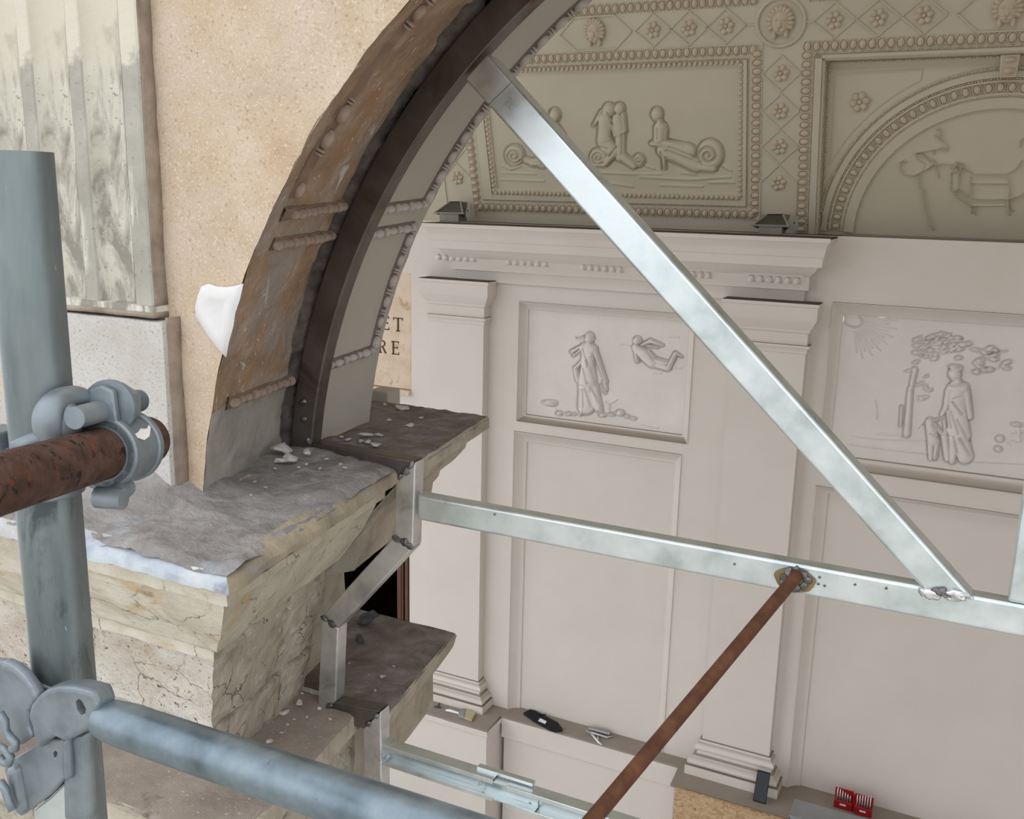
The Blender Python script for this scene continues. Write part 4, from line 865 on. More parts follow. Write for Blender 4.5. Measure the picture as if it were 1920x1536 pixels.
def rect_run(fn, r, *a, **k):
    for (p, q) in (((r[0], r[2]), (r[1], r[2])), ((r[1], r[2]), (r[1], r[3])), ((r[1], r[3]), (r[0], r[3])), ((r[0], r[3]), (r[0], r[2]))): fn(p[0], p[1], q[0], q[1], *a, **k)
# -- sea relief panel with its frame
f1 = thing('panel_frame', 'tan egg-and-dart stucco frame around the sea creature relief', 'frame', vp(-1.95, .06), None)
ro_ = (-2.79, -1.135, .088, .912)          # egg strip centre line
ri_ = (-2.648, -1.232, .195, .842)         # relief field
rect_run(run, ro_, .0415, egg, 'egg', f1)
rm = (-2.745, -1.178, .130, .872); bead_run([(rm[0], rm[2]), (rm[1], rm[2]), (rm[1], rm[3]), (rm[0], rm[3]), (rm[0], rm[2])], .011, .0042, f1)
rs = (ri_[0]-.018, ri_[1]+.016, ri_[2]-.018, ri_[3]+.014); rect_run(run, rs, .027, egg_s, 'small_egg', f1, h=.002)
def frame_bars(ra, rb, h0, h1, par, nm='frame_bar', mat='vault'):
    strip_box(ra[0], ra[1], ra[2], rb[2], h0, h1, nm, mat, par); strip_box(ra[0], ra[1], rb[3], ra[3], h0, h1, nm, mat, par)
    strip_box(ra[0], rb[0], rb[2], rb[3], h0, h1, nm, mat, par); strip_box(rb[1], ra[1], rb[2], rb[3], h0, h1, nm, mat, par)
frame_bars((rm[0]+.006, rm[1]-.006, rm[2]+.006, rm[3]-.006), (rs[0]-.014, rs[1]+.014, rs[2]-.014, rs[3]+.012), -.02, .010, f1)
frame_bars((ro_[0]-.026, ro_[1]+.026, ro_[2]-.026, ro_[3]+.026), (ro_[0]-.021, ro_[1]+.021, ro_[2]-.021, ro_[3]+.021), -.01, .004, f1)
def spi(cx, cy, r, turns=1.6, st=0.): return [(cx+r*(1-.85*k/40)*math.cos(st+turns*2*math.pi*k/40), cy+r*(1-.85*k/40)*math.sin(st+turns*2*math.pi*k/40)) for k in range(41)]
sea = S([('e', 540, 175, 42, 52, 0, .022), ('c', 520, 220, 26, 580, 330, 40, .020), ('c', 560, 330, 44, 600, 480, 60, .020), ('c', 600, 480, 50, 380, 520, 30, .016),
    ('e', 250, 465, 74, 78, 0, .018), ('g', spi(250, 468, 56, 1.7, .6), 8, .012), ('r', [(170, 540), (220, 565), (290, 540)], 10, .008), ('c', 330, 500, 24, 460, 545, 20, .012), ('g', [(330, 495), (420, 515)], 6, .006), ('g', [(500, 140), (530, 240)], 8, .008),
    # embracing pair
    ('e', 930, 140, 48, 55, 0, .024), ('e', 1005, 130, 40, 45, 0, .022), ('c', 905, 220, 52, 900, 350, 58, .026), ('c', 990, 200, 42, 1010, 300, 44, .022), ('c', 880, 160, 26, 820, 250, 14, .010), ('c', 1030, 170, 20, 1045, 290, 16, .014), ('c', 950, 250, 20, 980, 320, 18, .022), ('c', 980, 320, 18, 1045, 290, 14, .020), ('c', 900, 370, 56, 960, 440, 50, .024), ('c', 1010, 330, 40, 1010, 480, 34, .018), ('e', 855, 480, 68, 68, 0, .018), ('c', 960, 450, 36, 900, 530, 24, .016), ('c', 900, 530, 20, 800, 540, 12, .012), ('c', 1020, 470, 34, 1110, 540, 28, .018), ('e', 1145, 505, 45, 50, 0, .016),
    ('g', spi(855, 480, 48, 1.6, .8), 7, .012), ('g', spi(1145, 507, 34, 1.5, .4), 6, .010), ('g', [(865, 260), (855, 340)], 7, .008), ('g', [(960, 240), (950, 330)], 7, .010), ('g', [(930, 160), (960, 200)], 7, .010), ('g', [(860, 400), (930, 415)], 7, .010), ('g', [(990, 400), (940, 470)], 7, .010), ('g', [(1030, 310), (1030, 450)], 7, .008), ('g', [(820, 230), (890, 150)], 6, .006),
    # seated man and sea serpent
    ('e', 1275, 170, 44, 52, 0, .022), ('c', 1295, 220, 24, 1300, 250, 28, .018), ('c', 1300, 270, 50, 1295, 350, 44, .026), ('c', 1270, 260, 16, 1262, 350, 14, .018), ('c', 1340, 280, 16, 1335, 350, 14, .016), ('c', 1300, 370, 30, 1500, 440, 60, .020), ('c', 1240, 380, 20, 1400, 390, 30, .020), ('c', 1330, 430, 60, 1560, 540, 50, .018), ('c', 1320, 450, 24, 1330, 560, 14, .014), ('e', 1658, 460, 98, 112, 0, .024), ('c', 1560, 545, 34, 1680, 560, 30, .018),
    ('g', spi(1650, 465, 76, 1.7, 2.2), 10, .016), ('g', [(1290, 270), (1290, 340)], 6, .006), ('g', [(1350, 350), (1480, 390)], 7, .008), ('g', [(1350, 430), (1580, 520)], 9, .010), ('g', [(1370, 400), (1540, 470)], 7, .008), ('g', [(1340, 480), (1480, 550)], 8, .008), ('g', [(1310, 440), (1310, 570)], 7, .008), ('r', [(1750, 540), (1810, 575)], 9, .007), ('r', [(1190, 535), (1250, 560)], 9, .006),
    ('r', [(160, 590), (400, 600)], 8, .004), ('r', [(150, 640), (460, 650)], 8, .004), ('r', [(880, 590), (1100, 600), (1300, 600)], 9, .005), ('r', [(900, 660), (1100, 690)], 9, .005), ('r', [(1150, 620), (1500, 640), (1800, 620)], 10, .005), ('r', [(1300, 680), (1600, 690)], 9, .004), ('r', [(1650, 660), (1830, 660)], 9, .005), ('r', [(1450, 590), (1560, 600)], 9, .005)], 900, 170, 3.84)
G = np.array([[vp(u, v, -.012) for v in np.linspace(ri_[2]-.008, ri_[3]+.008, 230)] for u in np.linspace(ri_[0]-.008, ri_[1]+.008, 500)])
rsea = relief_obj('relief_panel', G, VN, sea, 'vault', moat=.012, mw=1.9, k_=1.15); facing(rsea)
tag(rsea, 'cream stucco sea relief with an embracing pair, a seated man and coiled serpent tails', 'relief')

# -- rosettes and diamond fillets
rmh = MB()
for k in range(6):
    t = 2*math.pi*k/6+.2; rmh.ell((.026*math.cos(t), .026*math.sin(t), 0), (.0165, .0150, .013), ax=np.array([[math.cos(t), math.sin(t), 0], [-math.sin(t), math.cos(t), 0], [0, 0, 1]]), nu=12, nv=6)
rmh.ell((0, 0, .004), (.0105, .0105, .010), nu=10, nv=6); rmh.tube([(.014*math.cos(t), .014*math.sin(t), .004) for t in np.linspace(0, 2*math.pi, 14)], .003, 6)
ros = shared(rmh, 'vault_orn', True, 'rosette')
def line(pts, wd=.007, h=.006, nm='fillet', par=None):
    mb = MB()
    for (u0, v0), (u1, v1) in zip(pts[:-1], pts[1:]):
        L = math.hypot(u1-u0, v1-v0); nu_, nv_ = -(v1-v0)/L*wd/2, (u1-u0)/L*wd/2
        mb.prism([vp(u0+nu_, v0+nv_, -.002), vp(u1+nu_, v1+nv_, -.002), vp(u1-nu_, v1-nv_, -.002), vp(u0-nu_, v0-nv_, -.002)], VN*(h+.002))
    return obj(nm, mb, 'vault', par or ceil)
def diamond(u, v, a=.092, b=.084): line([(u, v+b), (u+a, v), (u, v-b), (u-a, v), (u, v+b)], nm='diamond_fillet')
def rosette(u, v, s=1.0): place('rosette', ros, vp(u, v, .002), (EX, VU, VN), ceil, (s, s, s))
for (uu, vs_) in ((-1.020, (.797, .618, .443)), (-2.905, (.797, .618, .443))):
    for v in vs_: diamond(uu, v); rosette(uu, v)
    rosette(uu, .260); line([(uu-.092, .03), (uu-.092, .262), (uu, .352), (uu+.092, .262), (uu+.092, .03)], nm='arched_fillet')
VT = 1.026
for u in (-1.662, -1.476, -1.290, -.782, -.590, -.395): diamond(u, VT, .096, .080); rosette(u, VT)
lion = MB(); lion.ell((0, 0, 0), (.040, .050, .026), nu=24, nv=16)
for k in range(13):
    t = math.pi*(-.15+1.3*k/12); lion.ell((.042*math.cos(t), .048*math.sin(t)+.004, .004), (.017, .011, .014), ax=np.array([[math.cos(t), math.sin(t), 0], [-math.sin(t), math.cos(t), 0], [0, 0, 1]]), nu=8, nv=6)
lion.ell((0, -.006, .024), (.010, .016, .010), nu=10, nv=6)
for s_ in (-1, 1): lion.ell((s_*.016, .012, .022), (.009, .006, .006), nu=8, nv=5); lion.ell((s_*.011, -.026, .018), (.013, .010, .010), nu=8, nv=5); lion.ell((s_*.024, -.046, .004), (.010, .022, .012), nu=8, nv=6)
lion_me = shared(lion, 'vault_orn', True, 'mask_head')
for u, s_ in ((-1.975, 1.05), (-1.026, 1.15), (-.06, 1.1)): place('mask_head', lion_me, vp(u, VT+.004, .004), (EX, VU, VN), ceil, (s_, s_, s_))
for u in (-1.975, -.06):
    a, b = .20, .082; line([(u-a, VT), (u-a+.09, VT+b), (u+a-.09, VT+b), (u+a, VT), (u+a-.09, VT-b), (u-a+.09, VT-b), (u-a, VT)], nm='hexagon_fillet')
mb = MB(); cc = [(-1.026+.112*math.cos(t), VT+.004+.108*math.sin(t)) for t in np.linspace(0, 2*math.pi, 49)]; mb.tube([vp(u, v, .002) for u, v in cc], .009, 8, caps=False); obj('medallion_ring', mb, 'vault', ceil, smooth=True)
line([(-1.19, VT), (-1.145, VT)], .006); line([(-.907, VT), (-.878, VT)], .006)
f3 = thing('vault_band', 'tan egg band running along the vault above the top rosettes', 'frame', vp(-1.6, 1.14))
run(-2.7, 1.137, -1.135, 1.137, .0415, egg, 'egg', f3); run(-.905, 1.137, .3, 1.137, .0415, egg, 'egg', f3)

# -- lunette bay
f2 = thing('lunette_frame', 'tan egg-and-dart stucco frame around the arched lunette', 'frame', vp(UC, 0))
so_ = .905-UC*-1
uL = -.898; uR = 2*UC-uL; vTop = .915
run(uL, 0, uL, vTop-.02, .0415, egg, 'egg', f2); run(uL-.02, vTop, uR+.02, vTop, .0415, egg, 'egg', f2, flip=True); run(uR, 0, uR, vTop-.02, .0415, egg, 'egg', f2)
bead_run([(uL+.032, 0), (uL+.032, vTop-.034), (uR-.032, vTop-.034), (uR-.032, 0)], .011, .0042, f2)
strip_box(uL+.038, UC-LW-.001, -.02, vTop-.040, -.002, .010, 'frame_bar', 'vault', f2); strip_box(UC+LW, uR-.038, -.02, vTop-.04, -.002, .010, 'frame_bar', 'vault', f2); strip_box(uL+.038, uR-.038, vt, vTop-.04, -.002, .010, 'frame_bar', 'vault', f2)
def arcp(R, n=60, v0=-.01): return [(UC-R*math.cos(t), v0+R*math.sin(t)) for t in np.linspace(0.02, math.pi-.02, n)]
for R, rr_ in ((.792, .0052), (.745, .0042), (.672, .0048)): bead_run(arcp(R), .013, rr_, f2, RD+.006)
A_ = arcp(.708, 47)
for (p, q) in zip(A_[:-1], A_[1:]): run(p[0], p[1], q[0], q[1], math.hypot(q[0]-p[0], q[1]-p[1]), egg, 'egg', f2, RD+.004, sc=.95)
bead_run([(UC-LW+.025, .02), (UC-LW+.025, vt-.03), (UC+LW-.025, vt-.03), (UC+LW-.025, .02)], .014, .0058, f2, RD+.004)
bead_run([(UC-LW+.012, .02), (UC-LW+.012, vt-.016)], .014, .006, f2, -.012)
# raised arch band
def arch_band(R0, R1, h0, h1, nm, mat):
    mb = MB(); a = arcp(R0, 64); b = arcp(R1, 64); V = []
    for (p, q) in zip(a, b): V += [vp(*p, h0), vp(*q, h0), vp(*q, h1), vp(*p, h1)]
    n = len(a); mb.add(V, [(i*4+k, i*4+(k+1) % 4, i*4+4+(k+1) % 4, i*4+4+k) for i in range(n-1) for k in range(4)]); return obj(nm, mb, mat, f2, auto=35)
arch_band(.618, .664, RD, RD+.018, 'arch_fascia', 'vault'); arch_band(.664, .684, RD, RD+.006, 'arch_fillet', 'vault'); arch_band(.732, .740, RD, RD+.010, 'arch_fillet', 'vault'); arch_band(.752, .780, RD, RD+.008, 'arch_fillet', 'vault')
# spandrel panels with a rosette
for sg in (-1, 1):
    mbp = []; r_ = .83
    pts = [(UC+sg*(LW-.055), .36), (UC+sg*(LW-.055), .775), (UC+sg*.36, .785)]
    for t in np.linspace(0, 1, 12):
        an = math.radians(64)*(1-t)+math.radians(25)*t; pts.append((UC+sg*r_*math.cos(an), -.01+r_*math.sin(an)))
    pts.append(pts[0])
    mb = MB()
    for (u0, v0), (u1, v1) in zip(pts[:-1], pts[1:]): mb.tube([vp(u0, v0, RD), vp(u1, v1, RD)], .0045, 6)
    obj('spandrel_fillet', mb, 'vault', f2)
    place('rosette', ros, vp(UC+sg*.626, .645, RD+.004), (EX, VU, VN), f2, (1.15, 1.15, 1.15))
u, v = onV(1880, 133, RD); mb = MB(); mb.prism([vp(UC-.034, .745, RD), vp(UC+.034, .745, RD), vp(UC+.040, .845, RD), vp(UC-.040, .845, RD)], VN*.045); obj('keystone', mb, 'vault_orn', f2, bevel=.006)
mb = MB(); mb.tube([vp(UC-.020, .775, RD+.048), vp(UC+.020, .775, RD+.048)], .012, 12); mb.tube([vp(UC-.020, .822, RD+.048), vp(UC+.020, .822, RD+.048)], .010, 12); obj('keystone_scroll', mb, 'vault_orn', f2, smooth=True)
# lunette relief field
lun = S([('r', [(325, 790), (300, 765), (265, 780), (260, 840), (300, 905), (400, 925), (470, 890), (560, 840)], 10, .007), ('r', [(410, 692), (520, 730), (625, 815), (700, 800), (840, 808), (920, 840), (1010, 900), (1360, 905), (1450, 855), (1510, 770)], 8, .007),
    ('r', [(410, 692), (600, 660), (690, 640), (750, 670), (748, 610), (620, 510)], 8, .006), ('r', [(690, 560), (670, 440), (640, 450)], 7, .006), ('r', [(600, 660), (612, 710)], 6, .005), ('r', [(625, 815), (660, 945)], 8, .006),
    ('r', [(455, 920), (465, 1045), (495, 1060), (520, 1260), (570, 1380), (600, 1475)], 10, .008), ('r', [(840, 810), (785, 900), (785, 1030), (840, 1130), (990, 1230)], 9, .007), ('r', [(900, 840), (860, 920), (870, 1050), (970, 1150), (1140, 1165), (1390, 1158), (1510, 1120)], 9, .008),
    ('r', [(985, 940), (990, 1150)], 9, .007), ('r', [(990, 1240), (1000, 1310)], 7, .006), ('r', [(1030, 1240), (1045, 1330)], 7, .006), ('r', [(1370, 950), (1385, 1060), (1370, 1240), (1385, 1330)], 8, .007), ('r', [(1395, 1160), (1400, 1240), (1435, 1290)], 7, .006), ('r', [(1000, 1000), (1360, 1010)], 10, .004), ('r', [(840, 780), (925, 800)], 8, .007), ('r', [(790, 885), (845, 890)], 6, .005), ('r', [(840, 1110), (890, 1065)], 7, .006), ('r', [(1000, 1235), (1340, 1235)], 8, .004),
    ('c', 480, 740, 40, 560, 800, 30, .006), ('c', 540, 840, 26, 600, 800, 26, .006), ('c', 830, 880, 40, 830, 1060, 40, .006), ('r', [(1490, 630), (1500, 560), (1536, 530)], 8, .006)], 1640, 160, 5.486)
nu_, nv_ = 420, 220; uu = np.linspace(UC-.63, UC+.63, nu_); vv = np.linspace(-.01, .63, nv_)
G = np.array([[vp(u, v, RD+.004) for v in vv] for u in uu]); mask = np.array([[math.hypot(u-UC, v+.01) < .627 for v in vv[:-1]] for u in uu[:-1]])
rl = relief_obj('relief_panel', G, VN, [(q[0], q[1], q[2]*.7, q[3]*1.9) if q[0] in 'rg' else q for q in lun], 'vault', moat=.004, mw=1.6, mask=mask); facing(rl); tag(rl, 'cream lunette relief with garlands, ribbons and scrolling lines under the arch', 'relief')

# ================================================================== ROOM SHELL BELOW AND BESIDE
mb = MB(); mb.box(-4.6, 3.2, 1.2, 5.3, -4.5, -4.4); struct(obj('floor', mb, 'floor'), 'pale stone loggia floor')
mb = MB(); mb.box(3.2, 3.3, 1.8, 5.3, -4.4, 2.4); struct(obj('added_unseen_wall_right', mb, 'wall'), 'unseen white right end wall of the loggia, added to darken that side')  # unseen wall added to darken the right of the loggia
mb = MB(); mb.box(-4.7, -4.6, 1.8, 5.3, -4.4, -3.3); mb.box(-4.7, -4.6, 1.8, 5.3, 1.0, 2.4); struct(obj('unseen_opened_wall_left', mb, 'wall'), 'unseen white left end wall of the loggia, opened to let light in')  # unseen wall cut down to parapet and lintel to let daylight in
mb = MB(); mb.box(-30, 30, -45, 1.19, -4.6, -4.5); struct(obj('ground', mb, 'ground'), 'pale gravel ground outside')

# ================================================================== SCAFFOLD
sp = atD(88, 900, .762); SX, SY = sp[0], sp[1]
ztop_s = onY(29, 284, SY)[2]
mb = MB(); mb.pipe((SX, SY, -4.5), (SX, SY, ztop_s), .0243, .0207, 48)
tag(obj('scaffold_standard', mb, 'tube', smooth=True, auto=40), 'dull grey galvanised upright scaffold tube in front of the pier', 'scaffold tube')
ra = atD(85, 882, .676); rb = atD(272, 827, .817); rd = (rb-ra)/np.linalg.norm(rb-ra)
mb = MB(); mb.pipe(ra-rd*.75, rb+rd*.004, .0206, .0174, 44)
tag(obj('rusted_scaffold_tube', mb, 'rust_tube', smooth=True, auto=40), 'dark brown rusted scaffold tube crossing the upright, its open end by the pier', 'scaffold tube')
# coupler
cp = thing('scaffold_coupler', 'cast grey bolted coupler clamping the rusted tube to the upright', 'coupler', (SX+.03, SY, ra[2]-.06))
def on_rust(x): # point of the tube axis at picture column x
    best = min(np.linspace(-.3, 1.2, 600), key=lambda t: abs(pr(ra+(rb-ra)*t)[0]-x)); return ra+(rb-ra)*best
ca_, cb_ = on_rust(190), on_rust(246)
mb = MB(); mb.pipe(ca_, cb_, .0266, .0205, 40); obj('clamp_band', mb, 'cast', cp, smooth=True, auto=40)
for c0, s_ in ((ca_, 1), (cb_, -1)):
    mb = MB(); mb.pipe(c0, c0+rd*.008*s_, .0294, .0205, 40); obj('band_flange', mb, 'cast', cp, smooth=True, auto=40, bevel=.0015)
up_t = np.array([0, 0, 1.])-rd*rd[2]; up_t /= np.linalg.norm(up_t); sd_t = np.cross(rd, up_t)    # across the tube
if (CM[2] @ sd_t) > 0: sd_t = -sd_t      # toward the viewer
mid = (ca_+cb_)/2
bolt0 = mid+up_t*.036-rd*.056-up_t*.004-sd_t*.004+sd_t*.002; bolt1 = mid+up_t*.036+rd*.034+sd_t*.002
mb = MB(); mb.tube([bolt0, bolt1], .0085, 24); shank = obj('bolt_shank', mb, 'cast', cp, smooth=True, auto=40)
for k in range(5):
    c_ = bolt1-rd*(.003+.0032*k); mb = MB(); mb.tube([c_, c_+rd*.0016], .0093, 24); obj('bolt_thread', mb, 'cast', shank, smooth=True, auto=40)
nut0 = mid+up_t*.036-rd*.012+sd_t*.002
def hexprism(c, ax, r, h, e1, e2): return MB().prism([c+r*(math.cos(t)*e1+math.sin(t)*e2) for t in np.linspace(0, 2*math.pi, 7)[:-1]], ax*h)
obj('hex_nut', hexprism(nut0, rd, .0185, .019, up_t, sd_t), 'cast', cp, bevel=.002, seg=3)
mb = MB(); mb.tube([nut0-rd*.003, nut0+rd*.001], .0215, 28); obj('nut_flange', mb, 'cast', cp, smooth=True, auto=40)
lug = [mid+up_t*.0195-rd*.016+sd_t*.014, mid+up_t*.0195-rd*.016-sd_t*.014, mid+up_t*.050-rd*.016-sd_t*.010, mid+up_t*.054-rd*.016, mid+up_t*.050-rd*.016+sd_t*.010]
obj('band_lug', MB().prism(lug, rd*-.007), 'cast', cp, bevel=.002, seg=3)
mb = MB(); h0 = mid-up_t*.028+sd_t*.012-rd*.014; mb.tube([h0-rd*.020-up_t*.004+sd_t*.004, h0+rd*.004], [.0075, .0085], 16); mb.tube([h0-rd*.020-up_t*.004+sd_t*.012, h0-rd*.020-up_t*.004-sd_t*.010], .0085, 16); obj('hinge_pin', mb, 'cast', cp, smooth=True, auto=50)
# half around the upright and the forged hook
zc1 = onY(70, 862, SY)[2]
mb = MB(); mb.pipe((SX, SY, zc1-.026), (SX, SY, zc1+.012), .0278, .0242, 40); obj('upright_band', mb, 'cast', cp, smooth=True, auto=40, bevel=.002)
hk = [atD(95, 822, .722), atD(90, 790, .718), atD(96, 765, .718), atD(118, 747, .728), atD(146, 743, .742), atD(164, 754, .755), atD(180, 774, .772)]
def smooth_path(P, R, it=3):
    P = [np.asarray(p, float) for p in P]; R = list(R)
    for _ in range(it):
        Q = [P[0]]; T = [R[0]]
        for i in range(len(P)-1):
            Q += [P[i]*.75+P[i+1]*.25, P[i]*.25+P[i+1]*.75]; T += [R[i]*.75+R[i+1]*.25, R[i]*.25+R[i+1]*.75]
        Q.append(P[-1]); T.append(R[-1]); P, R = Q, T
    return P, R
hp, hr = smooth_path(hk, [.010, .012, .011, .0095, .0085, .008, .0075])
mb = MB(); mb.tube(hp, hr, 20); obj('forged_hook', mb, 'cast', cp, smooth=True)
mb = MB(); mb.ell(atD(117, 795, .729), (.015, .013, .020), nu=18, nv=12); mb.v = [tuple(v) for v in rough(mb.v, .0025, 60, 2, 4)]; obj('saddle', mb, 'cast', cp, smooth=True)
mb = MB(); mb.tube([atD(26, 842, .712), atD(60, 828, .716), atD(100, 815, .724)], [.006, .0065, .008], 12); obj('saddle_arm', mb, 'cast', cp, smooth=True)
c_ = atD(6, 826, .765); mb = MB(); mb.box(c_[0]-.014, c_[0]+.010, c_[1]-.012, c_[1]+.012, c_[2]-.011, c_[2]+.010); obj('rear_nut', mb, 'cast', cp, bevel=.002)
# paint smear on the band
mb = MB(); q0 = mid+sd_t*.0262; sm = []
for (a_, t_) in [(-.014, .50), (-.004, .35), (.006, .42), (.016, .70), (.018, .82), (.008, .66), (0, .72), (-.008, .62), (-.015, .60)]:
    sm.append(mid+rd*a_+(.0272)*(math.cos(t_)*sd_t+math.sin(t_)*up_t))
mb.add(sm, [tuple(range(len(sm)))]); obj('paint_smear', mb, 'white_paint', cp)

# guard rail below, with its flattened wedge head
g1_, g2_ = atD(317, 1388, .6895), atD(500, 1450, .6422); gd = (g2_-g1_)/np.linalg.norm(g2_-g1_)
gx = min(np.linspace(-1.5, .5, 600), key=lambda t: abs(pr(g1_+(g2_-g1_)*t)[0]-194)); gs = g1_+(g2_-g1_)*gx
rail = thing('guard_rail', 'bluish galvanised guard rail tube with a flattened slotted end head on the upright', 'scaffold tube', gs-np.array([0, 0, .05]))
mb = MB(); mb.tube([gs+gd*.002, gs+gd*.010, gs+gd*.022, gs+gd*.05, gs+gd*2.0], [.0143, .0157, .0163, .0166, .0166], 36); obj('rail_tube', mb, 'tube_blue', rail, smooth=True, auto=40)
gh = np.array([gd[0], gd[1], 0]); gh /= np.linalg.norm(gh); gn = np.array([-gh[1], gh[0], 0]);
if gn @ CM[2] > 0: gn = -gn               # toward the viewer
def on_plane(x, y, P0, n): r = ray(x, y); return r*((P0@n)/(r@n))
def cut_hole(o, pts, off, th):
    P0 = gs+gn*off; c = obj('cutter', MB().prism([on_plane(x, y, P0, gn) for x, y in pts], -gn*th), None)
    m = o.modifiers.new('hole', 'BOOLEAN'); m.object = c; m.operation = 'DIFFERENCE'; m.solver = 'EXACT'
    bpy.context.view_layer.update(); dg = bpy.context.evaluated_depsgraph_get()
    me = bpy.data.meshes.new_from_object(o.evaluated_get(dg)); o.modifiers.clear(); o.data = me; bpy.data.objects.remove(c)
def plate(nm, pts, off, th, mat, parent, bevel=.002, P0=None):
    P0 = (gs if P0 is None else P0)+gn*off; return obj(nm, MB().prism([on_plane(x, y, P0, gn) for x, y in pts], -gn*th), mat, parent, bevel=bevel, seg=3)
head = plate('end_head', [(50, 1342), (55, 1325), (66, 1308), (84, 1294), (108, 1288), (136, 1289), (172, 1298), (182, 1325), (176, 1362), (150, 1378), (120, 1393), (100, 1384), (84, 1392), (70, 1408), (62, 1384), (58, 1364)], .010, .018, 'cast', rail, .004)
cut_hole(head, [(97, 1338), (102, 1333), (108, 1337), (116, 1352), (115, 1361), (107, 1364), (100, 1354)], .03, .06)
# wedge bracket of the upright under the rail
wb = thing('wedge_bracket', 'folded grey steel bracket with a drilled flange under the guard rail head', 'bracket', gs-np.array([.03, 0, .12]))
flg = plate('flange', [(6, 1440), (22, 1424), (60, 1402), (92, 1386), (118, 1388), (120, 1460), (108, 1474), (92, 1492), (66, 1512), (38, 1532), (26, 1522), (16, 1480)], .002, .006, 'cast', wb)
plate('rolled_edge', [(6, 1440), (24, 1440), (40, 1530), (26, 1534), (14, 1500)], .009, .016, 'cast', wb, .006)
plate('upright_sleeve', [(114, 1388), (128, 1382), (158, 1376), (166, 1540), (118, 1540)], -.002, .010, 'cast', wb, .004)
plate('sleeve_rib', [(114, 1390), (124, 1386), (128, 1462), (118, 1466)], .004, .008, 'cast', wb, .003)
plate('lower_plate', [(62, 1518), (92, 1496), (118, 1470), (140, 1490), (164, 1560), (66, 1560)], -.004, .006, 'galv', wb)
cut_hole(flg, [(38, 1446), (42, 1440), (46, 1444), (45, 1452), (40, 1454)], .03, .06)
# claw of a second rail at the picture's left edge
cl = thing('rail_claw', 'rounded grey steel claw end of a second rail beside the wedge bracket', 'bracket', gs-np.array([.12, 0, .06]))
plate('claw_plate', [(-60, 1230), (0, 1240), (22, 1250), (42, 1268), (58, 1290), (68, 1310), (52, 1336), (52, 1362), (60, 1382), (38, 1398), (22, 1402), (6, 1372), (-60, 1360)], .004, .008, 'cast', cl, .003)
plate('claw_rim', [(0, 1238), (22, 1248), (42, 1266), (58, 1288), (69, 1311), (60, 1322), (46, 1292), (26, 1270), (0, 1262)], .010, .010, 'cast', cl, .004)
for pts in ([(0, 1338), (9, 1352), (10, 1370), (20, 1384), (29, 1392), (28, 1404), (22, 1404)], [(0, 1400), (12, 1408), (20, 1420), (16, 1432), (8, 1430), (0, 1420)], [(0, 1466), (10, 1480), (16, 1502), (24, 1520)]):
    mb = MB(); mb.tube([on_plane(x, y, gs+gn*.014, gn) for x, y in pts], .0035, 10); obj('spring_wire', mb, 'cast', cl, smooth=True)
plate('tie_strap', [(47, 1276), (66, 1282), (96, 1292), (84, 1296), (66, 1308), (56, 1290)], -.006, .004, 'cast', cl)

# ================================================================== FLOODLIGHTS ON THE CORNICE
def floodlight(pxs, label):
    (xa, ya), (xb, yb), (xt0, yt0), (xt1, yt1) = pxs; Yl = 4.97
    a, b = onY(xa, ya, Yl), onY(xb, yb, Yl); c, d = onY(xt0, yt0, Yl+.09), onY(xt1, yt1, Yl+.09); z0 = zk[0]+.004
    t = thing('floodlight', label, 'floodlight', ((a[0]+b[0])/2, Yl+.05, z0), 'floodlights on the cornice')
    mb = MB(); mb.prism([a+[-.008, -.006, -.006], b+[.008, -.006, -.006], b+[.008, -.006, .004], a+[-.008, -.006, .004]], (0, .02, 0)); obj('front_lip', mb, 'lamp_grey', t, bevel=.002)
    g0, g1, g2, g3 = a+(b-a)*.10, b-(b-a)*.06, d, c
    obj('glass', MB().add([g0, g1, g2, g3], [(0, 1, 2, 3)]), 'lamp_glass', t)
    bk = [np.array([c[0], Yl+.14, z0+.01]), np.array([d[0], Yl+.14, z0+.01])]
    obj('housing', MB().add([a, b, d+[0, 0, .004], c+[0, 0, .004], a+[0, .02, -.01], b+[0, .02, -.01], bk[1], bk[0], d+[.03, .03, 0], c+[-.03, .03, 0]], [(0, 4, 7, 9, 3), (1, 2, 8, 6, 5), (3, 9, 8, 2), (4, 5, 6, 7), (9, 7, 6, 8)]), 'lamp_grey', t, recalc=False)
    for p, q in ((a, c), (b, d)): obj('glass_frame', MB().tube([p+[0, -.002, 0], q+[0, -.002, 0]], .006, 8), 'lamp_grey', t)
    mb = MB(); mb.prism([b+[.012, .01, -.02], b+[.045, .01, -.02], b+[.045, .01, .052], b+[.030, .01, .044], b+[.012, .01, .010]], (0, .004, 0)); obj('bracket', mb, 'lamp_grey', t)
    mb = MB(); mb.tube([b+[.026, .008, .016], b+[.026, .012, .016]], .004, 10); obj('bracket_screw', mb, 'black', t)
    mb = MB(); mb.box(a[0]+.03, b[0]-.03, Yl, Yl+.10, z0, a[2]-.004); obj('foot', mb, 'lamp_grey', t)
floodlight([(1412, 422), (1478, 424), (1438, 403), (1469, 403)], 'grey wedge floodlight on the cornice between the two stucco frames')
floodlight([(816, 399), (868, 400), (844, 379), (864, 379)], 'grey wedge floodlight on the cornice beside the arch soffit')

# ================================================================== TOOLS ON THE DADO SHELF
def zpoly(pts, z, th): return MB().prism([onZ(x, y, z) for x, y in pts], (0, 0, th))
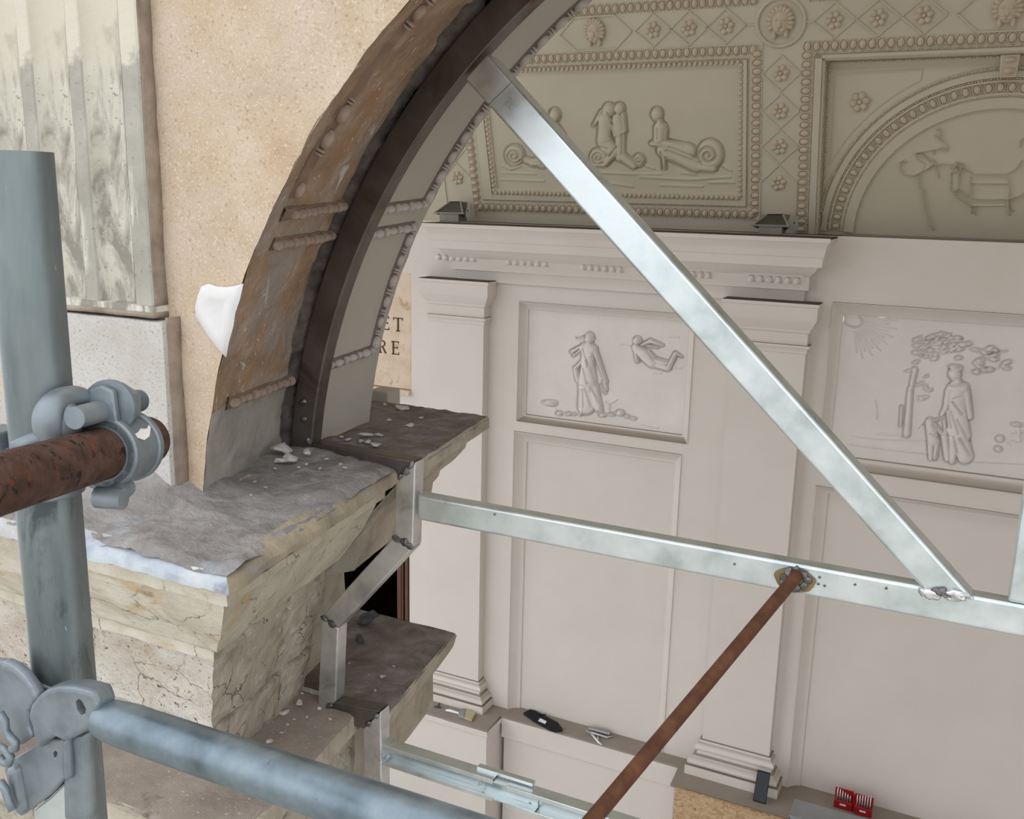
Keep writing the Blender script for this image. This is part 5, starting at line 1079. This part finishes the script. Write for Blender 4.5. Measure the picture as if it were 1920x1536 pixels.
# phone
b0 = onZ(1424, 1505, ZSH); yw = FP-.075
ph = thing('phone', 'black smartphone leaning upright against the pilaster base', 'phone', b0)
tl = [b0+[-.036, 0, .001], b0+[.034, 0, .001]]; topz = .150; lean = max(.01, yw-b0[1])
bodyp = [tl[0], tl[1], tl[1]+[0, lean, topz], tl[0]+[0, lean, topz]]; nn = np.cross(bodyp[1]-bodyp[0], bodyp[3]-bodyp[0]); nn /= np.linalg.norm(nn)
if nn[1] > 0: nn = -nn
obj('phone_body', MB().prism([p+nn*.0 for p in bodyp], nn*.008), 'black_fabric', ph, bevel=.003, seg=3)
cen = sum(bodyp)/4; obj('phone_screen', MB().add([cen+(p-cen)*.93+nn*.0086 for p in bodyp], [(0, 1, 2, 3)]), 'phone', ph)
mb = MB(); n0 = (bodyp[2]+bodyp[3])/2*.955+cen*.045; mb.add([n0+[-.010, 0, 0]+nn*.009, n0+[.010, 0, 0]+nn*.009, n0+[.010, 0, -.006]+nn*.009, n0+[-.010, 0, -.006]+nn*.009], [(0, 1, 2, 3)]); obj('screen_notch', mb, 'black', ph)
# drill bit set
c0 = onZ(1598, 1523, ZSH); ds = thing('drill_bit_set', 'red opened drill bit case with two rows of steel bits standing on the shelf', 'drill bits', c0)
for s_, xa, xb, dy in ((-1, -.098, -.004, 0), (1, .004, .098, -.01)):
    mb = MB(); mb.box(c0[0]+xa, c0[0]+xb, c0[1]+dy-.004, c0[1]+dy+.022, c0[2], c0[2]+.048); o = obj('case_half', mb, 'red', ds, bevel=.005, seg=2)
    mb = MB(); mb.box(c0[0]+xa, c0[0]+xb, c0[1]+dy+.016, c0[1]+dy+.022, c0[2]+.048, c0[2]+.112); obj('case_back', mb, 'red', ds, bevel=.003)
    mb = MB(); mb.box(c0[0]+(xa+xb)/2-.016, c0[0]+(xa+xb)/2+.016, c0[1]+dy-.0050, c0[1]+dy-.0042, c0[2]+.024, c0[2]+.034); obj('white_logo', mb, 'white_paint', o)
    for k in range(6):
        x = c0[0]+xa+.014+(xb-xa-.028)*k/5; mb = MB(); hgt = .118-.006*k if s_ < 0 else .114+.002*k
        mb.tube([(x, c0[1]+dy+.006, c0[2]+.045), (x, c0[1]+dy+.006, c0[2]+.075), (x, c0[1]+dy+.006, c0[2]+.078), (x, c0[1]+dy+.006, c0[2]+hgt)], [.0045, .0045, .0032, .0026], 8); obj('drill_bit', mb, 'steel_bright', o, smooth=True)
mb = MB(); mb.box(c0[0]-.006, c0[0]+.006, c0[1]+.004, c0[1]+.016, c0[2]+.002, c0[2]+.10); obj('hinge', mb, 'red', ds)
# black pouch
t = thing('tool_pouch', 'flat black nylon tool pouch with a small pale label on the shelf', 'pouch', onZ(1017, 1352, ZSH))
obj('pouch_body', zpoly([(981, 1340), (994, 1333), (1004, 1336), (1046, 1358), (1055, 1371), (1043, 1375), (1030, 1371), (1000, 1354)], ZSH+.001, .014), 'black_fabric', t, bevel=.004)
obj('pouch_flap', zpoly([(1030, 1370), (1044, 1357), (1054, 1370), (1043, 1374)], ZSH+.015, .004), 'black_fabric', t, bevel=.002)
obj('label_patch', zpoly([(1009, 1352), (1013, 1347), (1025, 1353), (1022, 1358)], ZSH+.016, .001), 'white_paint', t)
mb = MB(); mb.tube([onZ(1004, 1338, ZSH+.016), onZ(1012, 1341, ZSH+.018), onZ(1024, 1340, ZSH+.016)], .004, 8); obj('strap', mb, 'black_fabric', t, smooth=True)
# locking pliers
t = thing('locking_pliers', 'grey steel locking pliers lying open on the shelf', 'pliers', onZ(1124, 1372, ZSH))
mb = MB(); mb.tube([onZ(1104, 1366, ZSH+.016), onZ(1144, 1376, ZSH+.016)], .014, 16); obj('round_handle', mb, 'sheet', t, smooth=True, auto=40)
mb = MB(); mb.tube([onZ(1099, 1370, ZSH+.008), onZ(1112, 1380, ZSH+.010), onZ(1122, 1392, ZSH+.008), onZ(1129, 1397, ZSH+.006)], [.008, .009, .007, .005], 10); obj('lower_jaw', mb, 'steel_bright', t, smooth=True)
mb = MB(); mb.tube([onZ(1100, 1372, ZSH+.008), onZ(1118, 1377, ZSH+.010), onZ(1138, 1383, ZSH+.008), onZ(1150, 1381, ZSH+.006)], [.009, .008, .006, .004], 10); obj('upper_jaw', mb, 'steel_bright', t, smooth=True)
mb = MB(); mb.tube([onZ(1121, 1378, ZSH+.010), onZ(1121, 1388, ZSH+.010)], .004, 8); obj('link', mb, 'steel_bright', t, smooth=True)
# paint brush
t = thing('paint_brush', 'wide paint brush with white handle and tan bristles at the pilaster foot', 'brush', onZ(866, 1340, ZSH))
mb = MB(); mb.tube([onZ(836, 1332, ZSH+.010), onZ(844, 1333, ZSH+.011), onZ(858, 1337, ZSH+.010), onZ(866, 1340, ZSH+.010)], [.006, .009, .007, .012], 12); obj('handle', mb, 'white_paint', t, smooth=True)
obj('ferrule', zpoly([(861, 1334), (874, 1334), (870, 1350), (859, 1346)], ZSH+.001, .02), 'sheet', t, bevel=.003)
obj('bristles', zpoly([(874, 1334), (892, 1341), (885, 1354), (870, 1350)], ZSH+.001, .018), 'bristle', t, bevel=.004)
mb = MB(); mb.tube([onZ(815, 1325, ZSH+.004), onZ(826, 1327, ZSH+.005)], .006, 8); mb.tube([onZ(820, 1325, ZSH+.006), onZ(824, 1319, ZSH+.006)], .004, 8)
tag(obj('dark_clip', mb, 'stone_dark', smooth=True), 'small dark clip on the shelf beside the paint brush', 'clip')
# chipboard and sheet-metal cabinet in front of the dado
yo = YPD-.035; xq0, xq1 = onY(1266, 1480, yo)[0], onY(1479, 1536, yo)[0]; zo = onY(1266, 1477, yo)[2]
mb = MB(); mb.prism([np.array([xq0, yo-.12, -4.4]), np.array([xq1, yo-.12, -4.4]), np.array([xq1, yo, zo-.004]), np.array([xq0, yo, zo-.004])], (0, .018, 0))
tag(obj('chipboard_sheet', mb, 'osb', bevel=.001), 'tan wood chipboard sheet leaning against the dado under the pilaster', 'board')
yk = YPD-.02; ym = yk-.16; xm0 = onY(1488, 1520, yk)[0]; zmt = onY(1512, 1503, yk)[2]
cb = thing('metal_cabinet', 'grey sheet-metal cabinet standing in front of the dado near the drill bits', 'cabinet', (xm0+.2, ym+.05, -4.4))
mb = MB(); mb.box(xm0+.004, xm0+.50, ym+.012, yk-.004, -4.4, zmt-.012); obj('cabinet_body', mb, 'sheet', cb, bevel=.01, seg=3)
mb = MB(); mb.box(xm0, xm0+.504, ym, yk, zmt-.011, zmt); obj('cabinet_top', mb, 'sheet', cb, bevel=.005, seg=3)

# ================================================================== RUBBLE AND CHIPS
def chip(x, y, z, r, mat, label, cat, group=None, flat=.5, nm='plaster_chip', elong=1.4):
    p = onZ(x, y, z); mb = MB(); an = random.uniform(0, 3.1); ax = np.array([[math.cos(an), math.sin(an), 0], [-math.sin(an), math.cos(an), 0], [0, 0, 1]])
    mb.ell((0, 0, 0), (r*elong, r, r*flat), ax=ax, nu=9, nv=6); V = rough(np.array(mb.v)+p*7, r*.9, .6/r, 2, int(x*7+y))-p*7; V[:, 2] -= V[:, 2].min(); V = V+p; V[:, 2] -= r*flat*.12
    mb.v = [tuple(v) for v in V]; o = obj(nm, mb, mat); tag(o, label, cat, group); return o
def topz_at(x, y):   # height of the mortar topping under a picture point, sampled from its mesh
    o = bpy.data.objects['mortar_topping']; V = np.array([v.co[:] for v in o.data.vertices])+origin_of(o); p = onZ(x, y, ZS); d = np.hypot(V[:, 0]-p[0], V[:, 1]-p[1]); return V[np.argsort(d)[:4], 2].max()-ZO
zz = topz_at(530, 858)
g = 'plaster chips at the arch foot'
chip(529, 852, zz, .016, 'chip', 'largest white plaster chip lying at the foot of the steel arch', 'plaster chip', g, .45, elong=1.7)
chip(575, 851, topz_at(575, 851), .008, 'chip', 'bright white chip touching the dark steel foot bar', 'plaster chip', g)
for x, y, r in ((522, 868, .009), (541, 866, .010)): chip(x, y, topz_at(x, y), r, 'chip', 'small flat plaster chip in front of the largest chip at the arch foot', 'plaster chip', g)
for x, y, r in ((478, 905, .003), (499, 915, .0025), (612, 862, .003), (640, 872, .003), (648, 880, .004), (575, 872, .003), (560, 878, .003), (470, 930, .003), (516, 880, .003), (600, 880, .0025)): chip(x, y, topz_at(x, y), r, 'chip', 'tiny pale plaster crumb scattered on the grey mortar top', 'plaster chip', 'crumbs on the mortar top')
g = 'chips on the inner impost slab'
chip(752, 768, zt_, .013, 'chip', 'flat pale chip lying alone toward the back edge of the inner impost slab', 'plaster chip', g, .4)
chip(687, 819, zt_, .011, 'chip', 'largest pale chip of the cluster on the inner impost slab', 'plaster chip', g, .4)
for x, y, r in ( (711, 818, .007), (690, 832, .008), (678, 831, .006), (705, 837, .008), (770, 800, .008), (722, 760, .005), (652, 826, .005), (640, 820, .004), (730, 790, .005), (790, 785, .005)): chip(x, y, zt_, r, 'chip', 'pale plaster chip on the dark inner impost slab', 'plaster chip', g, .4)
g = 'chips on the outer ledge'
for x, y, r in ((562, 1322, .008), (533, 1338, .007), (590, 1278, .008), (600, 1262, .005), (585, 1300, .004), (540, 1360, .003), (552, 1350, .003), (600, 1330, .004), (575, 1345, .003), (505, 1392, .006), (528, 1375, .003), (620, 1350, .003), (566, 1302, .003), (610, 1300, .0035)): chip(x, y, -1.1, r, 'chip', 'pale plaster chip on the dusty outer ledge', 'plaster chip', g)
g = 'chips on the inner ledge'
for x, y, r in ((704, 1296, .004), (717, 1270, .006), (738, 1250, .003), (644, 1262, .003), (655, 1245, .003), (692, 1265, .0025)): chip(x, y, zl, r, 'chip', 'pale plaster crumb on the soot-brown inner ledge', 'plaster chip', g, .3)
chip(690, 1170, zl, .022, 'stone_dark', 'dark charcoal-coloured lump lying on the inner ledge', 'stone', None, .5, 'dark_lump', 1.5)
chip(674, 1206, zl, .015, 'stone_dark', 'small grey stone in front of the dark lump on the inner ledge', 'stone', None, .7, 'grey_stone', 1.0)
